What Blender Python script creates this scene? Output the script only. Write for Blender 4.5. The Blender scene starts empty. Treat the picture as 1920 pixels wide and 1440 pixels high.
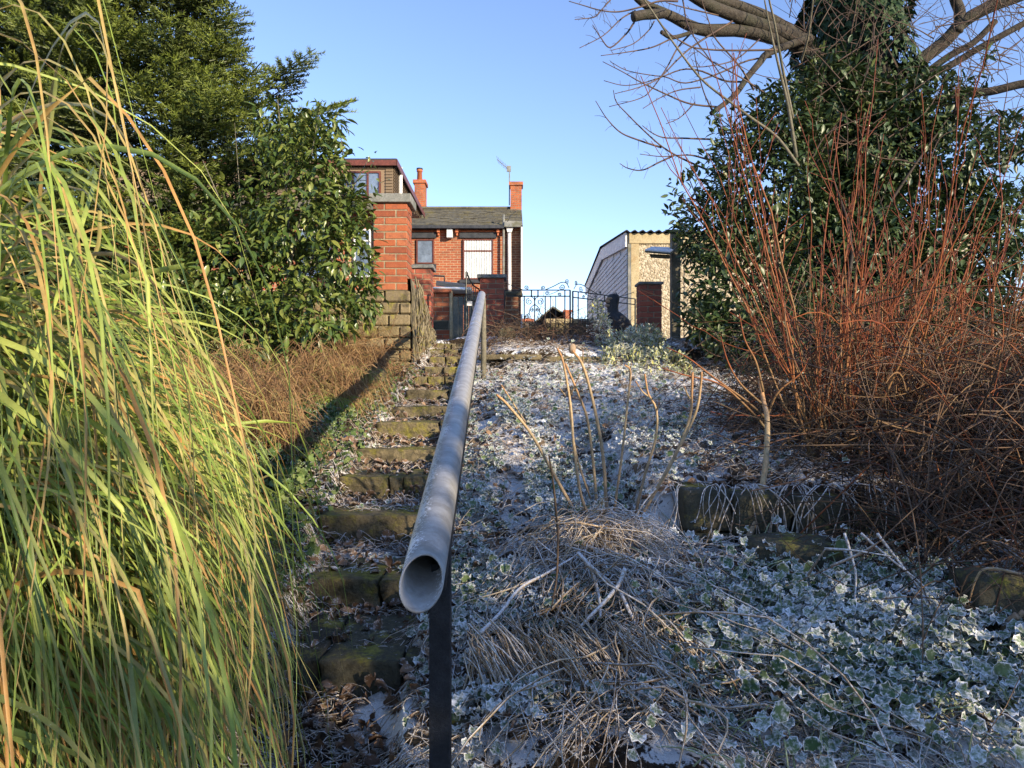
import bpy, math, random
import numpy as np
from mathutils import Vector, Matrix
random.seed(7)
rng = np.random.default_rng(7)
scene = bpy.context.scene
COL = scene.collection
FPX = 1330.0
def P(u, v, Y):
    return ((u - 960) / FPX * Y, Y, (720 - v) / FPX * Y)
R = math.radians

# ------------------------------------------------------------------ camera, sky, sun
cam_d = bpy.data.cameras.new('camera'); cam = bpy.data.objects.new('camera', cam_d); COL.objects.link(cam)
cam.location = (0, 0, 0); cam.rotation_euler = (R(90), 0, 0)
cam_d.sensor_width = 36; cam_d.lens = 36 * FPX / 1920; cam_d.clip_start = 0.05; cam_d.clip_end = 3000
scene.camera = cam
SUN_EL, SUN_AZ = 15.0, 137.0           # azimuth clockwise from +Y
w = bpy.data.worlds.new('World'); scene.world = w; w.use_nodes = True
wn = w.node_tree.nodes; bg = wn['Background']
sky = wn.new('ShaderNodeTexSky'); sky.sky_type = 'NISHITA'; sky.sun_disc = False
sky.sun_elevation = R(SUN_EL); sky.sun_rotation = R(SUN_AZ); sky.altitude = 0; sky.air_density = 1.0; sky.dust_density = 0.0; sky.ozone_density = 3.0
tint = wn.new('ShaderNodeMix'); tint.data_type = 'RGBA'; tint.blend_type = 'MULTIPLY'; tint.inputs['Factor'].default_value = 1.0; tint.inputs['B'].default_value = (0.93, 0.82, 0.90, 1)
w.node_tree.links.new(sky.outputs[0], tint.inputs['A']); w.node_tree.links.new(tint.outputs['Result'], bg.inputs[0]); bg.inputs[1].default_value = 0.15
sd = bpy.data.lights.new('sun', 'SUN'); sun = bpy.data.objects.new('sun', sd); COL.objects.link(sun)
sd.energy = 3.6; sd.angle = R(0.6); sd.color = (1.0, 0.83, 0.60)
S = Vector((math.sin(R(SUN_AZ)) * math.cos(R(SUN_EL)), math.cos(R(SUN_AZ)) * math.cos(R(SUN_EL)), math.sin(R(SUN_EL))))
sun.rotation_euler = S.to_track_quat('Z', 'Y').to_euler(); sun.location = (8, -8, 6)
vs = scene.view_settings
vs.view_transform = 'Standard'; vs.look = 'None'; vs.gamma = 1; vs.use_curve_mapping = False; vs.exposure = 1.33
scene.cycles.max_bounces = 5; scene.cycles.diffuse_bounces = 3; scene.cycles.glossy_bounces = 2
scene.cycles.transmission_bounces = 3; scene.cycles.transparent_max_bounces = 6
scene.cycles.use_denoising = True

# ------------------------------------------------------------------ materials
def _mix(nt, fac, a, b, mode='MIX'):
    n = nt.nodes.new('ShaderNodeMix'); n.data_type = 'RGBA'; n.blend_type = mode
    for sock, val in ((n.inputs['Factor'], fac), (n.inputs['A'], a), (n.inputs['B'], b)):
        if hasattr(val, 'links') or hasattr(val, 'is_linked'): nt.links.new(val, sock)
        elif isinstance(val, (int, float)): sock.default_value = val
        else: sock.default_value = (*val, 1)
    return n.outputs['Result']
def _math(nt, op, a, b=None, clamp=False):
    n = nt.nodes.new('ShaderNodeMath'); n.operation = op; n.use_clamp = clamp
    for i, val in enumerate((a, b)):
        if val is None: continue
        if hasattr(val, 'is_linked'): nt.links.new(val, n.inputs[i])
        else: n.inputs[i].default_value = val
    return n.outputs[0]
def _noise(nt, scale, detail=4, rough=0.6, vec=None, dist=0.0):
    n = nt.nodes.new('ShaderNodeTexNoise'); n.inputs['Scale'].default_value = scale; n.inputs['Detail'].default_value = detail
    n.inputs['Roughness'].default_value = rough; n.inputs['Distortion'].default_value = dist
    if vec is not None: nt.links.new(vec, n.inputs['Vector'])
    return n.outputs['Fac']
def _ramp(nt, fac, stops, interp='LINEAR'):
    n = nt.nodes.new('ShaderNodeValToRGB'); nt.links.new(fac, n.inputs[0]); cr = n.color_ramp; cr.interpolation = interp
    while len(cr.elements) < len(stops): cr.elements.new(0.5)
    for e, (p, c) in zip(cr.elements, stops):
        e.position = p; e.color = (*c, 1) if not isinstance(c, (int, float)) else (c, c, c, 1)
    return n.outputs['Color']
def _sstep(nt, x, lo, hi):
    n = nt.nodes.new('ShaderNodeMapRange'); n.interpolation_type = 'SMOOTHSTEP'
    nt.links.new(x, n.inputs[0]); n.inputs[1].default_value = lo; n.inputs[2].default_value = hi
    return n.outputs[0]
def _attr(nt, name):
    n = nt.nodes.new('ShaderNodeAttribute'); n.attribute_name = name; return n.outputs['Fac']
FROST = (0.86, 0.86, 0.86)
def M(name, cols, nscale=12, rough=0.8, src='noise', frost=0.0, fscale=60, edge=False, bump=0.0, bscale=60, trans=0.0, spec=0.3,
      stains=None, metal=0.0, gain=None, frost_hi=0.25, moss=0.0, sscale=3.0, bdist=0.01):
    """cols: ramp colours. src: 'noise' | 'rnd' (mesh attribute) | 'obj' (object random) | 'tt' (along a stem)."""
    m = bpy.data.materials.new(name); m.use_nodes = True; nt = m.node_tree; b = nt.nodes['Principled BSDF']
    geo = nt.nodes.new('ShaderNodeNewGeometry'); pos = geo.outputs['Position']
    n1 = _noise(nt, nscale, 5, 0.6, pos)
    if src == 'noise': f = _sstep(nt, n1, 0.3, 0.7)
    else:
        if src == 'obj': a = nt.nodes.new('ShaderNodeObjectInfo').outputs['Random']
        else: a = _attr(nt, src)
        f = _math(nt, 'ADD', a, _math(nt, 'MULTIPLY', _math(nt, 'SUBTRACT', n1, 0.5), 0.5), True)
    k = len(cols)
    c = _ramp(nt, f, [(i / (k - 1), cols[i]) for i in range(k)])
    n2 = _noise(nt, nscale * 7, 4, 0.65, pos)
    c = _mix(nt, 1.0, c, _ramp(nt, n2, [(0.25, 0.62), (0.75, 1.3)]), 'MULTIPLY')
    if stains:
        n3 = _noise(nt, sscale, 6, 0.7, pos)
        c = _mix(nt, _sstep(nt, n3, 0.5, 0.68), c, stains)
    if moss:
        sep = nt.nodes.new('ShaderNodeSeparateXYZ'); nt.links.new(geo.outputs['Normal'], sep.inputs[0])
        n4 = _noise(nt, 7, 6, 0.75, pos)
        mf = _sstep(nt, _math(nt, 'ADD', n4, _math(nt, 'MULTIPLY', sep.outputs[2], 0.06)), 0.62 - moss * 0.2, 0.72 - moss * 0.1)
        mc = _ramp(nt, _noise(nt, 35, 4, 0.6, pos), [(0.3, (0.08, 0.08, 0.018)), (0.7, (0.34, 0.30, 0.06))])
        c = _mix(nt, mf, c, mc)
    if frost > 0 or edge:
        sep = nt.nodes.new('ShaderNodeSeparateXYZ'); nt.links.new(geo.outputs['Normal'], sep.inputs[0])
        up = _math(nt, 'ABSOLUTE', sep.outputs[2]) if edge else sep.outputs[2]
        nf = _noise(nt, fscale, 4, 0.75, pos)
        nlow = _noise(nt, 2.3, 3, 0.6, pos)
        x = _math(nt, 'ADD', nf, _math(nt, 'MULTIPLY', up, 0.22))
        x = _math(nt, 'ADD', x, _math(nt, 'MULTIPLY', _math(nt, 'SUBTRACT', nlow, 0.5), 0.5))
        if edge: x = _math(nt, 'ADD', x, _math(nt, 'MULTIPLY', _attr(nt, 'edge'), 0.35))
        t = 1.05 - frost
        ff = _sstep(nt, x, t, t + frost_hi)
        c = _mix(nt, ff, c, FROST)
    nt.links.new(c, b.inputs['Base Color'])
    b.inputs['Roughness'].default_value = rough; b.inputs['Specular IOR Level'].default_value = spec; b.inputs['Metallic'].default_value = metal
    if bump:
        bn = nt.nodes.new('ShaderNodeBump'); bn.inputs['Strength'].default_value = bump; bn.inputs['Distance'].default_value = bdist
        nt.links.new(_noise(nt, bscale, 6, 0.7, pos), bn.inputs['Height']); nt.links.new(bn.outputs[0], b.inputs['Normal'])
    if trans:
        tr = nt.nodes.new('ShaderNodeBsdfTranslucent'); nt.links.new(c, tr.inputs[0])
        mx = nt.nodes.new('ShaderNodeMixShader'); mx.inputs[0].default_value = trans
        nt.links.new(b.outputs[0], mx.inputs[1]); nt.links.new(tr.outputs[0], mx.inputs[2])
        nt.links.new(mx.outputs[0], nt.nodes['Material Output'].inputs[0])
    return m
def M_brickwall(name, c1, c2, mortar, axis='x', bw=0.225, bh=0.075, ms=0.01, stain=(0.10, 0.06, 0.045), stain_amt=(0.5, 0.7), bump=0.6):
    m = bpy.data.materials.new(name); m.use_nodes = True; nt = m.node_tree; b = nt.nodes['Principled BSDF']
    geo = nt.nodes.new('ShaderNodeNewGeometry'); sp = nt.nodes.new('ShaderNodeSeparateXYZ'); nt.links.new(geo.outputs['Position'], sp.inputs[0])
    cb = nt.nodes.new('ShaderNodeCombineXYZ'); nt.links.new(sp.outputs[0 if axis == 'x' else 1], cb.inputs[0]); nt.links.new(sp.outputs[2], cb.inputs[1])
    bt = nt.nodes.new('ShaderNodeTexBrick'); nt.links.new(cb.outputs[0], bt.inputs['Vector'])
    bt.inputs['Scale'].default_value = 1; bt.inputs['Brick Width'].default_value = bw; bt.inputs['Row Height'].default_value = bh
    bt.inputs['Mortar Size'].default_value = ms; bt.inputs['Mortar Smooth'].default_value = 0.3; bt.inputs['Bias'].default_value = 0.0
    bt.inputs['Color1'].default_value = (*c1, 1); bt.inputs['Color2'].default_value = (*c2, 1); bt.inputs['Mortar'].default_value = (*mortar, 1)
    n = _noise(nt, 1.2, 6, 0.7, geo.outputs['Position'])
    c = _mix(nt, _math(nt, 'MULTIPLY', _sstep(nt, n, *stain_amt), 0.7), bt.outputs['Color'], stain)
    c = _mix(nt, 1.0, c, _ramp(nt, _noise(nt, 30, 4, 0.7, geo.outputs['Position']), [(0.3, 0.75), (0.7, 1.2)]), 'MULTIPLY')
    nt.links.new(c, b.inputs['Base Color']); b.inputs['Roughness'].default_value = 0.9; b.inputs['Specular IOR Level'].default_value = 0.2
    bn = nt.nodes.new('ShaderNodeBump'); bn.inputs['Strength'].default_value = bump; bn.inputs['Distance'].default_value = 0.01
    nt.links.new(_math(nt, 'SUBTRACT', 1.0, bt.outputs['Fac']), bn.inputs['Height']); nt.links.new(bn.outputs[0], b.inputs['Normal'])
    return m

m_brick = M('orange_brick', [(0.22, 0.065, 0.035), (0.38, 0.11, 0.045), (0.30, 0.085, 0.04), (0.40, 0.14, 0.065)], 20, 0.85, 'obj', bump=0.5, bscale=140, stains=(0.22, 0.075, 0.045), sscale=9)
m_brick_old = M('weathered_brick', [(0.31, 0.085, 0.055), (0.42, 0.12, 0.07), (0.26, 0.09, 0.06)], 20, 0.9, 'obj', bump=0.5, bscale=140, stains=(0.12, 0.06, 0.045), sscale=5)
m_mortar = M('mortar', [(0.22, 0.19, 0.13), (0.34, 0.30, 0.2)], 15, 0.95, bump=0.5, bscale=120)
m_cap = M('coping', [(0.16, 0.17, 0.16), (0.26, 0.26, 0.24)], 10, 0.85, bump=0.4, bscale=90, stains=(0.12, 0.12, 0.08))
m_stone = M('mossy_stone', [(0.10, 0.085, 0.05), (0.19, 0.155, 0.09), (0.26, 0.215, 0.13)], 9, 0.92, bump=1.0, bscale=55, stains=(0.03, 0.028, 0.022), sscale=9, moss=0.62, bdist=0.02)
m_stone_wall = M('sandstone_block', [(0.16, 0.125, 0.065), (0.26, 0.21, 0.12), (0.20, 0.16, 0.10)], 11, 0.92, 'obj', bump=1.0, bscale=60, stains=(0.06, 0.052, 0.035), sscale=6, moss=0.5)
m_stone_dark = M('dark_wall_stone', [(0.045, 0.042, 0.03), (0.10, 0.09, 0.06), (0.07, 0.07, 0.045)], 8, 0.92, 'obj', bump=1.0, bscale=50, moss=0.35, frost=0.25, fscale=40)
m_render = M('ragged_render', [(0.10, 0.085, 0.055), (0.26, 0.22, 0.14), (0.16, 0.14, 0.10)], 6, 0.95, bump=1.0, bscale=40, moss=0.4, stains=(0.05, 0.045, 0.035), sscale=8)
m_grass = M('ornamental_grass', [(0.37, 0.46, 0.09), (0.23, 0.33, 0.06), (0.45, 0.50, 0.12), (0.13, 0.21, 0.055), (0.50, 0.42, 0.15), (0.50, 0.27, 0.09)], 2.5, 0.5, 'rnd', trans=0.3, spec=0.4, frost=0.22, fscale=120)
m_dry = M('dry_grass', [(0.14, 0.085, 0.05), (0.34, 0.19, 0.09), (0.52, 0.34, 0.16), (0.28, 0.33, 0.08), (0.30, 0.42, 0.08)], 1.8, 0.7, 'rnd', trans=0.25)
m_camellia = M('glossy_leaf', [(0.045, 0.08, 0.018), (0.10, 0.15, 0.03), (0.22, 0.25, 0.06)], 3, 0.34, 'rnd', spec=0.6, trans=0.18)
m_camellia_o = M('glossy_leaf_single', [(0.05, 0.09, 0.02), (0.10, 0.155, 0.03), (0.24, 0.26, 0.05)], 3, 0.34, 'obj', spec=0.6, trans=0.18)
m_laurel = M('dark_laurel_leaf', [(0.022, 0.045, 0.018), (0.045, 0.08, 0.026), (0.10, 0.13, 0.04)], 2, 0.42, 'rnd', spec=0.5, trans=0.12)
m_ivy = M('ivy_leaf', [(0.012, 0.032, 0.014), (0.03, 0.06, 0.022), (0.05, 0.085, 0.03)], 2, 0.6, 'rnd', spec=0.25)
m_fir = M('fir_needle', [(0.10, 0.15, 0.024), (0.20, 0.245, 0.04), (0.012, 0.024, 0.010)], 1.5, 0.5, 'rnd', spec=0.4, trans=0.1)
m_variegated = M('variegated_leaf', [(0.12, 0.18, 0.05), (0.52, 0.48, 0.13), (0.17, 0.24, 0.07), (0.42, 0.42, 0.16)], 5, 0.5, 'rnd', edge=True, frost=0.36, fscale=70, trans=0.1, frost_hi=0.4)
m_frost_leaf = M('frosted_leaf', [(0.04, 0.09, 0.035), (0.08, 0.14, 0.055), (0.14, 0.19, 0.08)], 4, 0.65, 'rnd', edge=True, frost=0.49, fscale=90, trans=0.08, frost_hi=0.4)
m_bank_leaf = M('bank_leaf', [(0.05, 0.09, 0.025), (0.10, 0.16, 0.04), (0.16, 0.2, 0.06)], 4, 0.6, 'rnd', edge=True, frost=0.2, fscale=45, trans=0.1, frost_hi=0.3)
m_dead_leaf = M('dead_leaf', [(0.08, 0.045, 0.028), (0.16, 0.095, 0.055), (0.26, 0.17, 0.11)], 6, 0.8, 'rnd', edge=True, frost=0.24, fscale=80, frost_hi=0.4)
m_litter = M('frosted_straw', [(0.18, 0.13, 0.085), (0.36, 0.28, 0.20), (0.52, 0.44, 0.34)], 4, 0.8, 'rnd', frost=0.56, fscale=70, frost_hi=0.35)
m_stick = M('frosted_stick_bark', [(0.34, 0.27, 0.20), (0.50, 0.42, 0.33)], 9, 0.8, frost=0.58, fscale=120, frost_hi=0.3, bump=0.6, bscale=200)
m_heap = M('bleached_straw', [(0.24, 0.16, 0.09), (0.42, 0.31, 0.19), (0.56, 0.46, 0.32)], 4, 0.8, 'rnd', frost=0.50, fscale=80, frost_hi=0.35)
m_twig = M('brown_twig', [(0.035, 0.026, 0.02), (0.09, 0.062, 0.04), (0.20, 0.13, 0.08), (0.11, 0.055, 0.035)], 5, 0.75, 'rnd', frost=0.28, fscale=60)
m_red = M('red_cane', [(0.16, 0.12, 0.065), (0.24, 0.13, 0.055), (0.26, 0.085, 0.032), (0.17, 0.045, 0.022)], 9, 0.55, 'tt', spec=0.2)
m_stalk = M('dry_stalk', [(0.36, 0.26, 0.17), (0.50, 0.38, 0.22), (0.42, 0.22, 0.10)], 9, 0.7, 'tt', frost=0.35, fscale=90, bump=0.3)
m_bark = M('grey_bark', [(0.035, 0.03, 0.025), (0.07, 0.06, 0.048), (0.045, 0.045, 0.03)], 6, 0.9, bump=1.0, bscale=30, bdist=0.02)
m_shoot = M('bare_shoot', [(0.07, 0.045, 0.04), (0.12, 0.08, 0.055)], 6, 0.7)
m_iron = M('wrought_iron', [(0.02, 0.028, 0.028), (0.05, 0.06, 0.055)], 20, 0.5, frost=0.12, spec=0.5)
m_white = M('white_plastic', [(0.62, 0.63, 0.62), (0.78, 0.78, 0.76)], 5, 0.5)
m_pale = M('pale_cladding', [(0.52, 0.55, 0.56), (0.66, 0.68, 0.68)], 4, 0.6, stains=(0.42, 0.43, 0.40), sscale=2)
m_brown_frame = M('brown_frame', [(0.10, 0.035, 0.025), (0.16, 0.05, 0.035)], 5, 0.45)
m_dark = M('dark_paint', [(0.025, 0.03, 0.038), (0.05, 0.055, 0.065)], 8, 0.7)
m_slate = M('slate_roof', [(0.07, 0.065, 0.05), (0.13, 0.12, 0.085), (0.10, 0.10, 0.09)], 3, 0.8, bump=0.8, bscale=22, stains=(0.15, 0.13, 0.055), sscale=1.6, frost=0.0)
m_tile = M('tile_hanging', [(0.17, 0.125, 0.08), (0.24, 0.175, 0.115)], 10, 0.85, 'obj', bump=0.3)
m_glass = M('window_glass', [(0.10, 0.14, 0.2), (0.17, 0.22, 0.3)], 1.2, 0.05, spec=0.9)
m_blind = M('blind', [(0.34, 0.40, 0.42), (0.44, 0.50, 0.50)], 5, 0.6)
m_wood = M('weathered_wood', [(0.12, 0.11, 0.075), (0.20, 0.18, 0.13)], 7, 0.85, bump=0.6, bscale=60, stains=(0.07, 0.075, 0.05))
m_gateboard = M('green_grey_board', [(0.10, 0.11, 0.09), (0.19, 0.19, 0.15)], 7, 0.85, 'obj', bump=0.5, bscale=60, stains=(0.06, 0.07, 0.05))
m_timber = M('pale_timber', [(0.36, 0.29, 0.16), (0.48, 0.40, 0.25)], 6, 0.8, stains=(0.3, 0.21, 0.1))
m_snow = M('snow', [(0.80, 0.81, 0.82), (0.88, 0.88, 0.88)], 30, 0.7, bump=0.5, bscale=90)
m_statue = M('dark_statue', [(0.03, 0.035, 0.042), (0.055, 0.055, 0.06)], 10, 0.6, bump=0.5, bscale=60, frost=0.0)
m_post = M('black_post', [(0.012, 0.013, 0.015), (0.03, 0.032, 0.036)], 25, 0.6, bump=0.5, bscale=150, frost=0.16, fscale=130, frost_hi=0.1)
m_terracotta = M('terracotta', [(0.42, 0.13, 0.06), (0.5, 0.17, 0.08)], 8, 0.8)
m_house_brick = M_brickwall('house_brick', (0.38, 0.12, 0.055), (0.27, 0.075, 0.04), (0.42, 0.31, 0.2), stain=(0.16, 0.08, 0.05), stain_amt=(0.52, 0.72))
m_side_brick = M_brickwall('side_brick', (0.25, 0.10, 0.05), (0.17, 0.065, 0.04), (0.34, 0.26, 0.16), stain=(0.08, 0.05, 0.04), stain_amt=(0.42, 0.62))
m_chim = M_brickwall('chimney_brick', (0.44, 0.13, 0.055), (0.33, 0.09, 0.04), (0.3, 0.2, 0.13))
m_chim_y = M_brickwall('chimney_brick_side', (0.44, 0.13, 0.055), (0.33, 0.09, 0.04), (0.3, 0.2, 0.13), axis='y')
m_chim_snow = m_chim
def make_pebble():
    m = bpy.data.materials.new('pebble_dash'); m.use_nodes = True; nt = m.node_tree; b = nt.nodes['Principled BSDF']
    geo = nt.nodes.new('ShaderNodeNewGeometry')
    v = nt.nodes.new('ShaderNodeTexVoronoi'); v.inputs['Scale'].default_value = 30; nt.links.new(geo.outputs['Position'], v.inputs['Vector'])
    c = _ramp(nt, v.outputs['Color'], [(0.1, (0.24, 0.19, 0.12)), (0.45, (0.36, 0.30, 0.20)), (0.85, (0.54, 0.47, 0.35))])
    nt.links.new(c, b.inputs['Base Color']); b.inputs['Roughness'].default_value = 0.85
    bn = nt.nodes.new('ShaderNodeBump'); bn.inputs['Strength'].default_value = 1; bn.inputs['Distance'].default_value = 0.02; bn.invert = True
    nt.links.new(v.outputs['Distance'], bn.inputs['Height']); nt.links.new(bn.outputs[0], b.inputs['Normal'])
    return m
m_pebble = make_pebble()
def make_ground():
    m = bpy.data.materials.new('garden_soil'); m.use_nodes = True; nt = m.node_tree; b = nt.nodes['Principled BSDF']
    geo = nt.nodes.new('ShaderNodeNewGeometry'); pos = geo.outputs['Position']
    c = _ramp(nt, _noise(nt, 14, 6, 0.75, pos), [(0.3, (0.016, 0.012, 0.008)), (0.5, (0.045, 0.032, 0.02)), (0.62, (0.10, 0.07, 0.042)), (0.75, (0.04, 0.05, 0.018))])
    c = _mix(nt, 1.0, c, _ramp(nt, _noise(nt, 90, 4, 0.7, pos), [(0.3, 0.5), (0.7, 1.5)]), 'MULTIPLY')
    sep = nt.nodes.new('ShaderNodeSeparateXYZ'); nt.links.new(geo.outputs['Normal'], sep.inputs[0])
    x = _math(nt, 'ADD', _math(nt, 'MULTIPLY', _noise(nt, 6.5, 5, 0.7, pos, 0.6), 0.75), _math(nt, 'MULTIPLY', _noise(nt, 48, 4, 0.75, pos), 0.5))
    x = _math(nt, 'ADD', x, _math(nt, 'MULTIPLY', _attr(nt, 'snow'), 0.35))
    x = _math(nt, 'ADD', x, _math(nt, 'MULTIPLY', sep.outputs[2], 0.25))
    c = _mix(nt, _sstep(nt, x, 0.965, 1.03), c, (0.88, 0.88, 0.88))
    nt.links.new(c, b.inputs['Base Color']); b.inputs['Roughness'].default_value = 0.9; b.inputs['Specular IOR Level'].default_value = 0.2
    bn = nt.nodes.new('ShaderNodeBump'); bn.inputs['Strength'].default_value = 1; bn.inputs['Distance'].default_value = 0.02
    nt.links.new(_noise(nt, 55, 6, 0.75, pos), bn.inputs['Height']); nt.links.new(bn.outputs[0], b.inputs['Normal'])
    return m
m_ground = make_ground()
def make_pipe():
    m = bpy.data.materials.new('grey_pipe'); m.use_nodes = True; nt = m.node_tree; b = nt.nodes['Principled BSDF']
    geo = nt.nodes.new('ShaderNodeNewGeometry'); pos = geo.outputs['Position']
    c = _ramp(nt, _noise(nt, 7, 6, 0.65, pos), [(0.3, (0.22, 0.21, 0.185)), (0.55, (0.36, 0.345, 0.31)), (0.75, (0.28, 0.265, 0.225))])
    st = nt.nodes.new('ShaderNodeTexWave'); st.bands_direction = 'Y'; st.inputs['Scale'].default_value = 5; st.inputs['Distortion'].default_value = 9; st.inputs['Detail'].default_value = 4
    nt.links.new(pos, st.inputs['Vector'])
    c = _mix(nt, 0.35, c, _ramp(nt, st.outputs['Fac'], [(0.35, (0.20, 0.19, 0.17)), (0.6, (0.36, 0.35, 0.33))]))
    sep = nt.nodes.new('ShaderNodeSeparateXYZ'); nt.links.new(geo.outputs['Normal'], sep.inputs[0])
    # frost crystals collect on the upper left of the pipe, away from the sun
    x = _math(nt, 'ADD', _noise(nt, 160, 4, 0.8, pos), _math(nt, 'MULTIPLY', sep.outputs[0], -0.36))
    x = _math(nt, 'ADD', x, _math(nt, 'MULTIPLY', sep.outputs[2], 0.12))
    x = _math(nt, 'ADD', x, _math(nt, 'MULTIPLY', _math(nt, 'SUBTRACT', _noise(nt, 9, 3, 0.6, pos), 0.5), 0.5))
    c = _mix(nt, _sstep(nt, x, 0.77, 0.82), c, (0.84, 0.84, 0.85))
    y = _math(nt, 'ADD', _noise(nt, 30, 5, 0.75, pos), _math(nt, 'MULTIPLY', sep.outputs[2], 0.1))
    c = _mix(nt, _math(nt, 'MULTIPLY', _sstep(nt, y, 0.5, 0.8), 0.35), c, (0.60, 0.61, 0.61))
    nt.links.new(c, b.inputs['Base Color']); b.inputs['Roughness'].default_value = 0.42; b.inputs['Specular IOR Level'].default_value = 0.5; b.inputs['Metallic'].default_value = 0.15
    bn = nt.nodes.new('ShaderNodeBump'); bn.inputs['Strength'].default_value = 0.35; bn.inputs['Distance'].default_value = 0.003
    nt.links.new(_noise(nt, 120, 5, 0.7, pos), bn.inputs['Height']); nt.links.new(bn.outputs[0], b.inputs['Normal'])
    return m
m_pipe = make_pipe()

# ------------------------------------------------------------------ mesh helpers
def mk(name, V, F, mat, parent=None, smooth=False, attrs=None, data_only=False):
    V = np.asarray(V, dtype=np.float32).reshape(-1, 3)
    Fs = F if isinstance(F, list) and isinstance(F[0], np.ndarray) and F[0].ndim == 2 else [F]
    Fs = [np.asarray(f, dtype=np.int32) for f in Fs if len(f)]
    me = bpy.data.meshes.new(name)
    nl = sum(f.size for f in Fs); npoly = sum(len(f) for f in Fs)
    me.vertices.add(len(V)); me.vertices.foreach_set('co', V.ravel())
    me.loops.add(nl); me.loops.foreach_set('vertex_index', np.concatenate([f.ravel() for f in Fs]))
    me.polygons.add(npoly)
    tot = np.concatenate([np.full(len(f), f.shape[1], dtype=np.int32) for f in Fs])
    st = np.concatenate([[0], np.cumsum(tot)[:-1]]).astype(np.int32)
    me.polygons.foreach_set('loop_start', st)
    me.update(calc_edges=True)
    me.polygons.foreach_set('use_smooth', np.full(npoly, bool(smooth)))
    for k, a in (attrs or {}).items():
        at = me.attributes.new(k, 'FLOAT', 'POINT'); at.data.foreach_set('value', np.asarray(a, dtype=np.float32).ravel())
    me.materials.append(mat)
    if data_only: return me
    o = bpy.data.objects.new(name, me); COL.objects.link(o)
    if parent is not None: o.parent = parent
    return o
def tag(o, label=None, cat=None, group=None, kind=None):
    if label: o['label'] = label
    if cat: o['category'] = cat
    if group: o['group'] = group
    if kind: o['kind'] = kind
    return o
def empty(name, loc, label, cat, group=None):
    o = bpy.data.objects.new(name, None); COL.objects.link(o); o.location = loc; o.empty_display_size = 0.05
    tag(o, label, cat, group)
    bpy.context.view_layer.update() if False else None
    return o
def child(o, parent):
    """parent while keeping geometry given in world coordinates"""
    o.parent = parent; o.matrix_parent_inverse = Matrix.Translation(parent.location).inverted(); return o
class MB:
    def __init__(s): s.v = []; s.f3 = []; s.f4 = []; s.n = 0
    def add(s, V, F):
        V = np.asarray(V, float).reshape(-1, 3); F = np.asarray(F, int)
        (s.f3 if F.shape[1] == 3 else s.f4).append(F + s.n); s.v.append(V); s.n += len(V); return s
    def box(s, x0, x1, y0, y1, z0, z1):
        V = [(x, y, z) for x in (x0, x1) for y in (y0, y1) for z in (z0, z1)]
        F = [(0, 1, 3, 2), (4, 6, 7, 5), (0, 4, 5, 1), (2, 3, 7, 6), (0, 2, 6, 4), (1, 5, 7, 3)]
        return s.add(V, F)
    def prism(s, poly, d):
        """poly: list of 3D points, extruded by vector d"""
        n = len(poly); a = np.array(poly, float); d = np.array(d, float)
        b = a + d; base = s.n; s.v.append(np.vstack([a, b])); s.n += 2 * n
        for i in range(n):
            j = (i + 1) % n; s.f4.append(np.array([[base + i, base + j, base + n + j, base + n + i]]))
        c = [base + i for i in range(n)]
        for i in range(1, n - 1):
            s.f3.append(np.array([[c[0], c[i + 1], c[i]]])); s.f3.append(np.array([[c[0] + n, c[i] + n, c[i + 1] + n]]))
        return s
    def tube(s, pts, r, sides=6):
        V, F, _ = tubes(np.array([pts], float), np.array([r if np.ndim(r) else [r] * len(pts)], float), sides); 
        for f in F: s.add_idx(f)
        s.v.append(V); s.n += len(V); return s
    def add_idx(s, f): (s.f3 if f.shape[1] == 3 else s.f4).append(f + s.n)
    def build(s, name, mat, parent=None, smooth=False):
        F = []
        if s.f4: F.append(np.vstack(s.f4))
        if s.f3: F.append(np.vstack(s.f3))
        o = mk(name, np.vstack(s.v), F, mat, None, smooth)
        if parent is not None: child(o, parent)
        return o
def norm(a): return a / np.maximum(np.linalg.norm(a, axis=-1, keepdims=True), 1e-9)
def tubes(Pm, Rm, sides=4, cap=True):
    """Pm (m,n,3), Rm (m,n) -> V, [F], index of curve per vertex"""
    m, n, _ = Pm.shape
    T = norm(np.gradient(Pm, axis=1))
    ref = np.zeros((m, 1, 3)); mean = norm(Pm[:, -1] - Pm[:, 0])
    ax = np.argmin(np.abs(mean), axis=1); ref[np.arange(m), 0, ax] = 1
    A = norm(np.cross(T, np.broadcast_to(ref, T.shape))); B = np.cross(T, A)
    th = np.arange(sides) * 2 * np.pi / sides
    V = Pm[:, :, None, :] + Rm[:, :, None, None] * (np.cos(th)[:, None] * A[:, :, None, :] + np.sin(th)[:, None] * B[:, :, None, :])
    idx = np.arange(m * n * sides).reshape(m, n, sides)
    a = idx[:, :-1]; b = np.roll(a, -1, axis=2); c = np.roll(idx[:, 1:], -1, axis=2); d = idx[:, 1:]
    F = [np.stack([a, b, c, d], -1).reshape(-1, 4)]
    if cap and sides == 4: F.append(idx[:, -1, ::1].reshape(-1, 4)); F.append(idx[:, 0, ::-1].reshape(-1, 4))
    elif cap and sides > 4:
        for e, sgn in ((idx[:, -1], 1), (idx[:, 0], -1)):
            for k in range(1, sides - 1):
                t = np.stack([e[:, 0], e[:, k], e[:, k + 1]], -1)
                F.append(t[:, ::sgn])
    return V.reshape(-1, 3), F, np.repeat(np.arange(m), n * sides)
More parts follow.
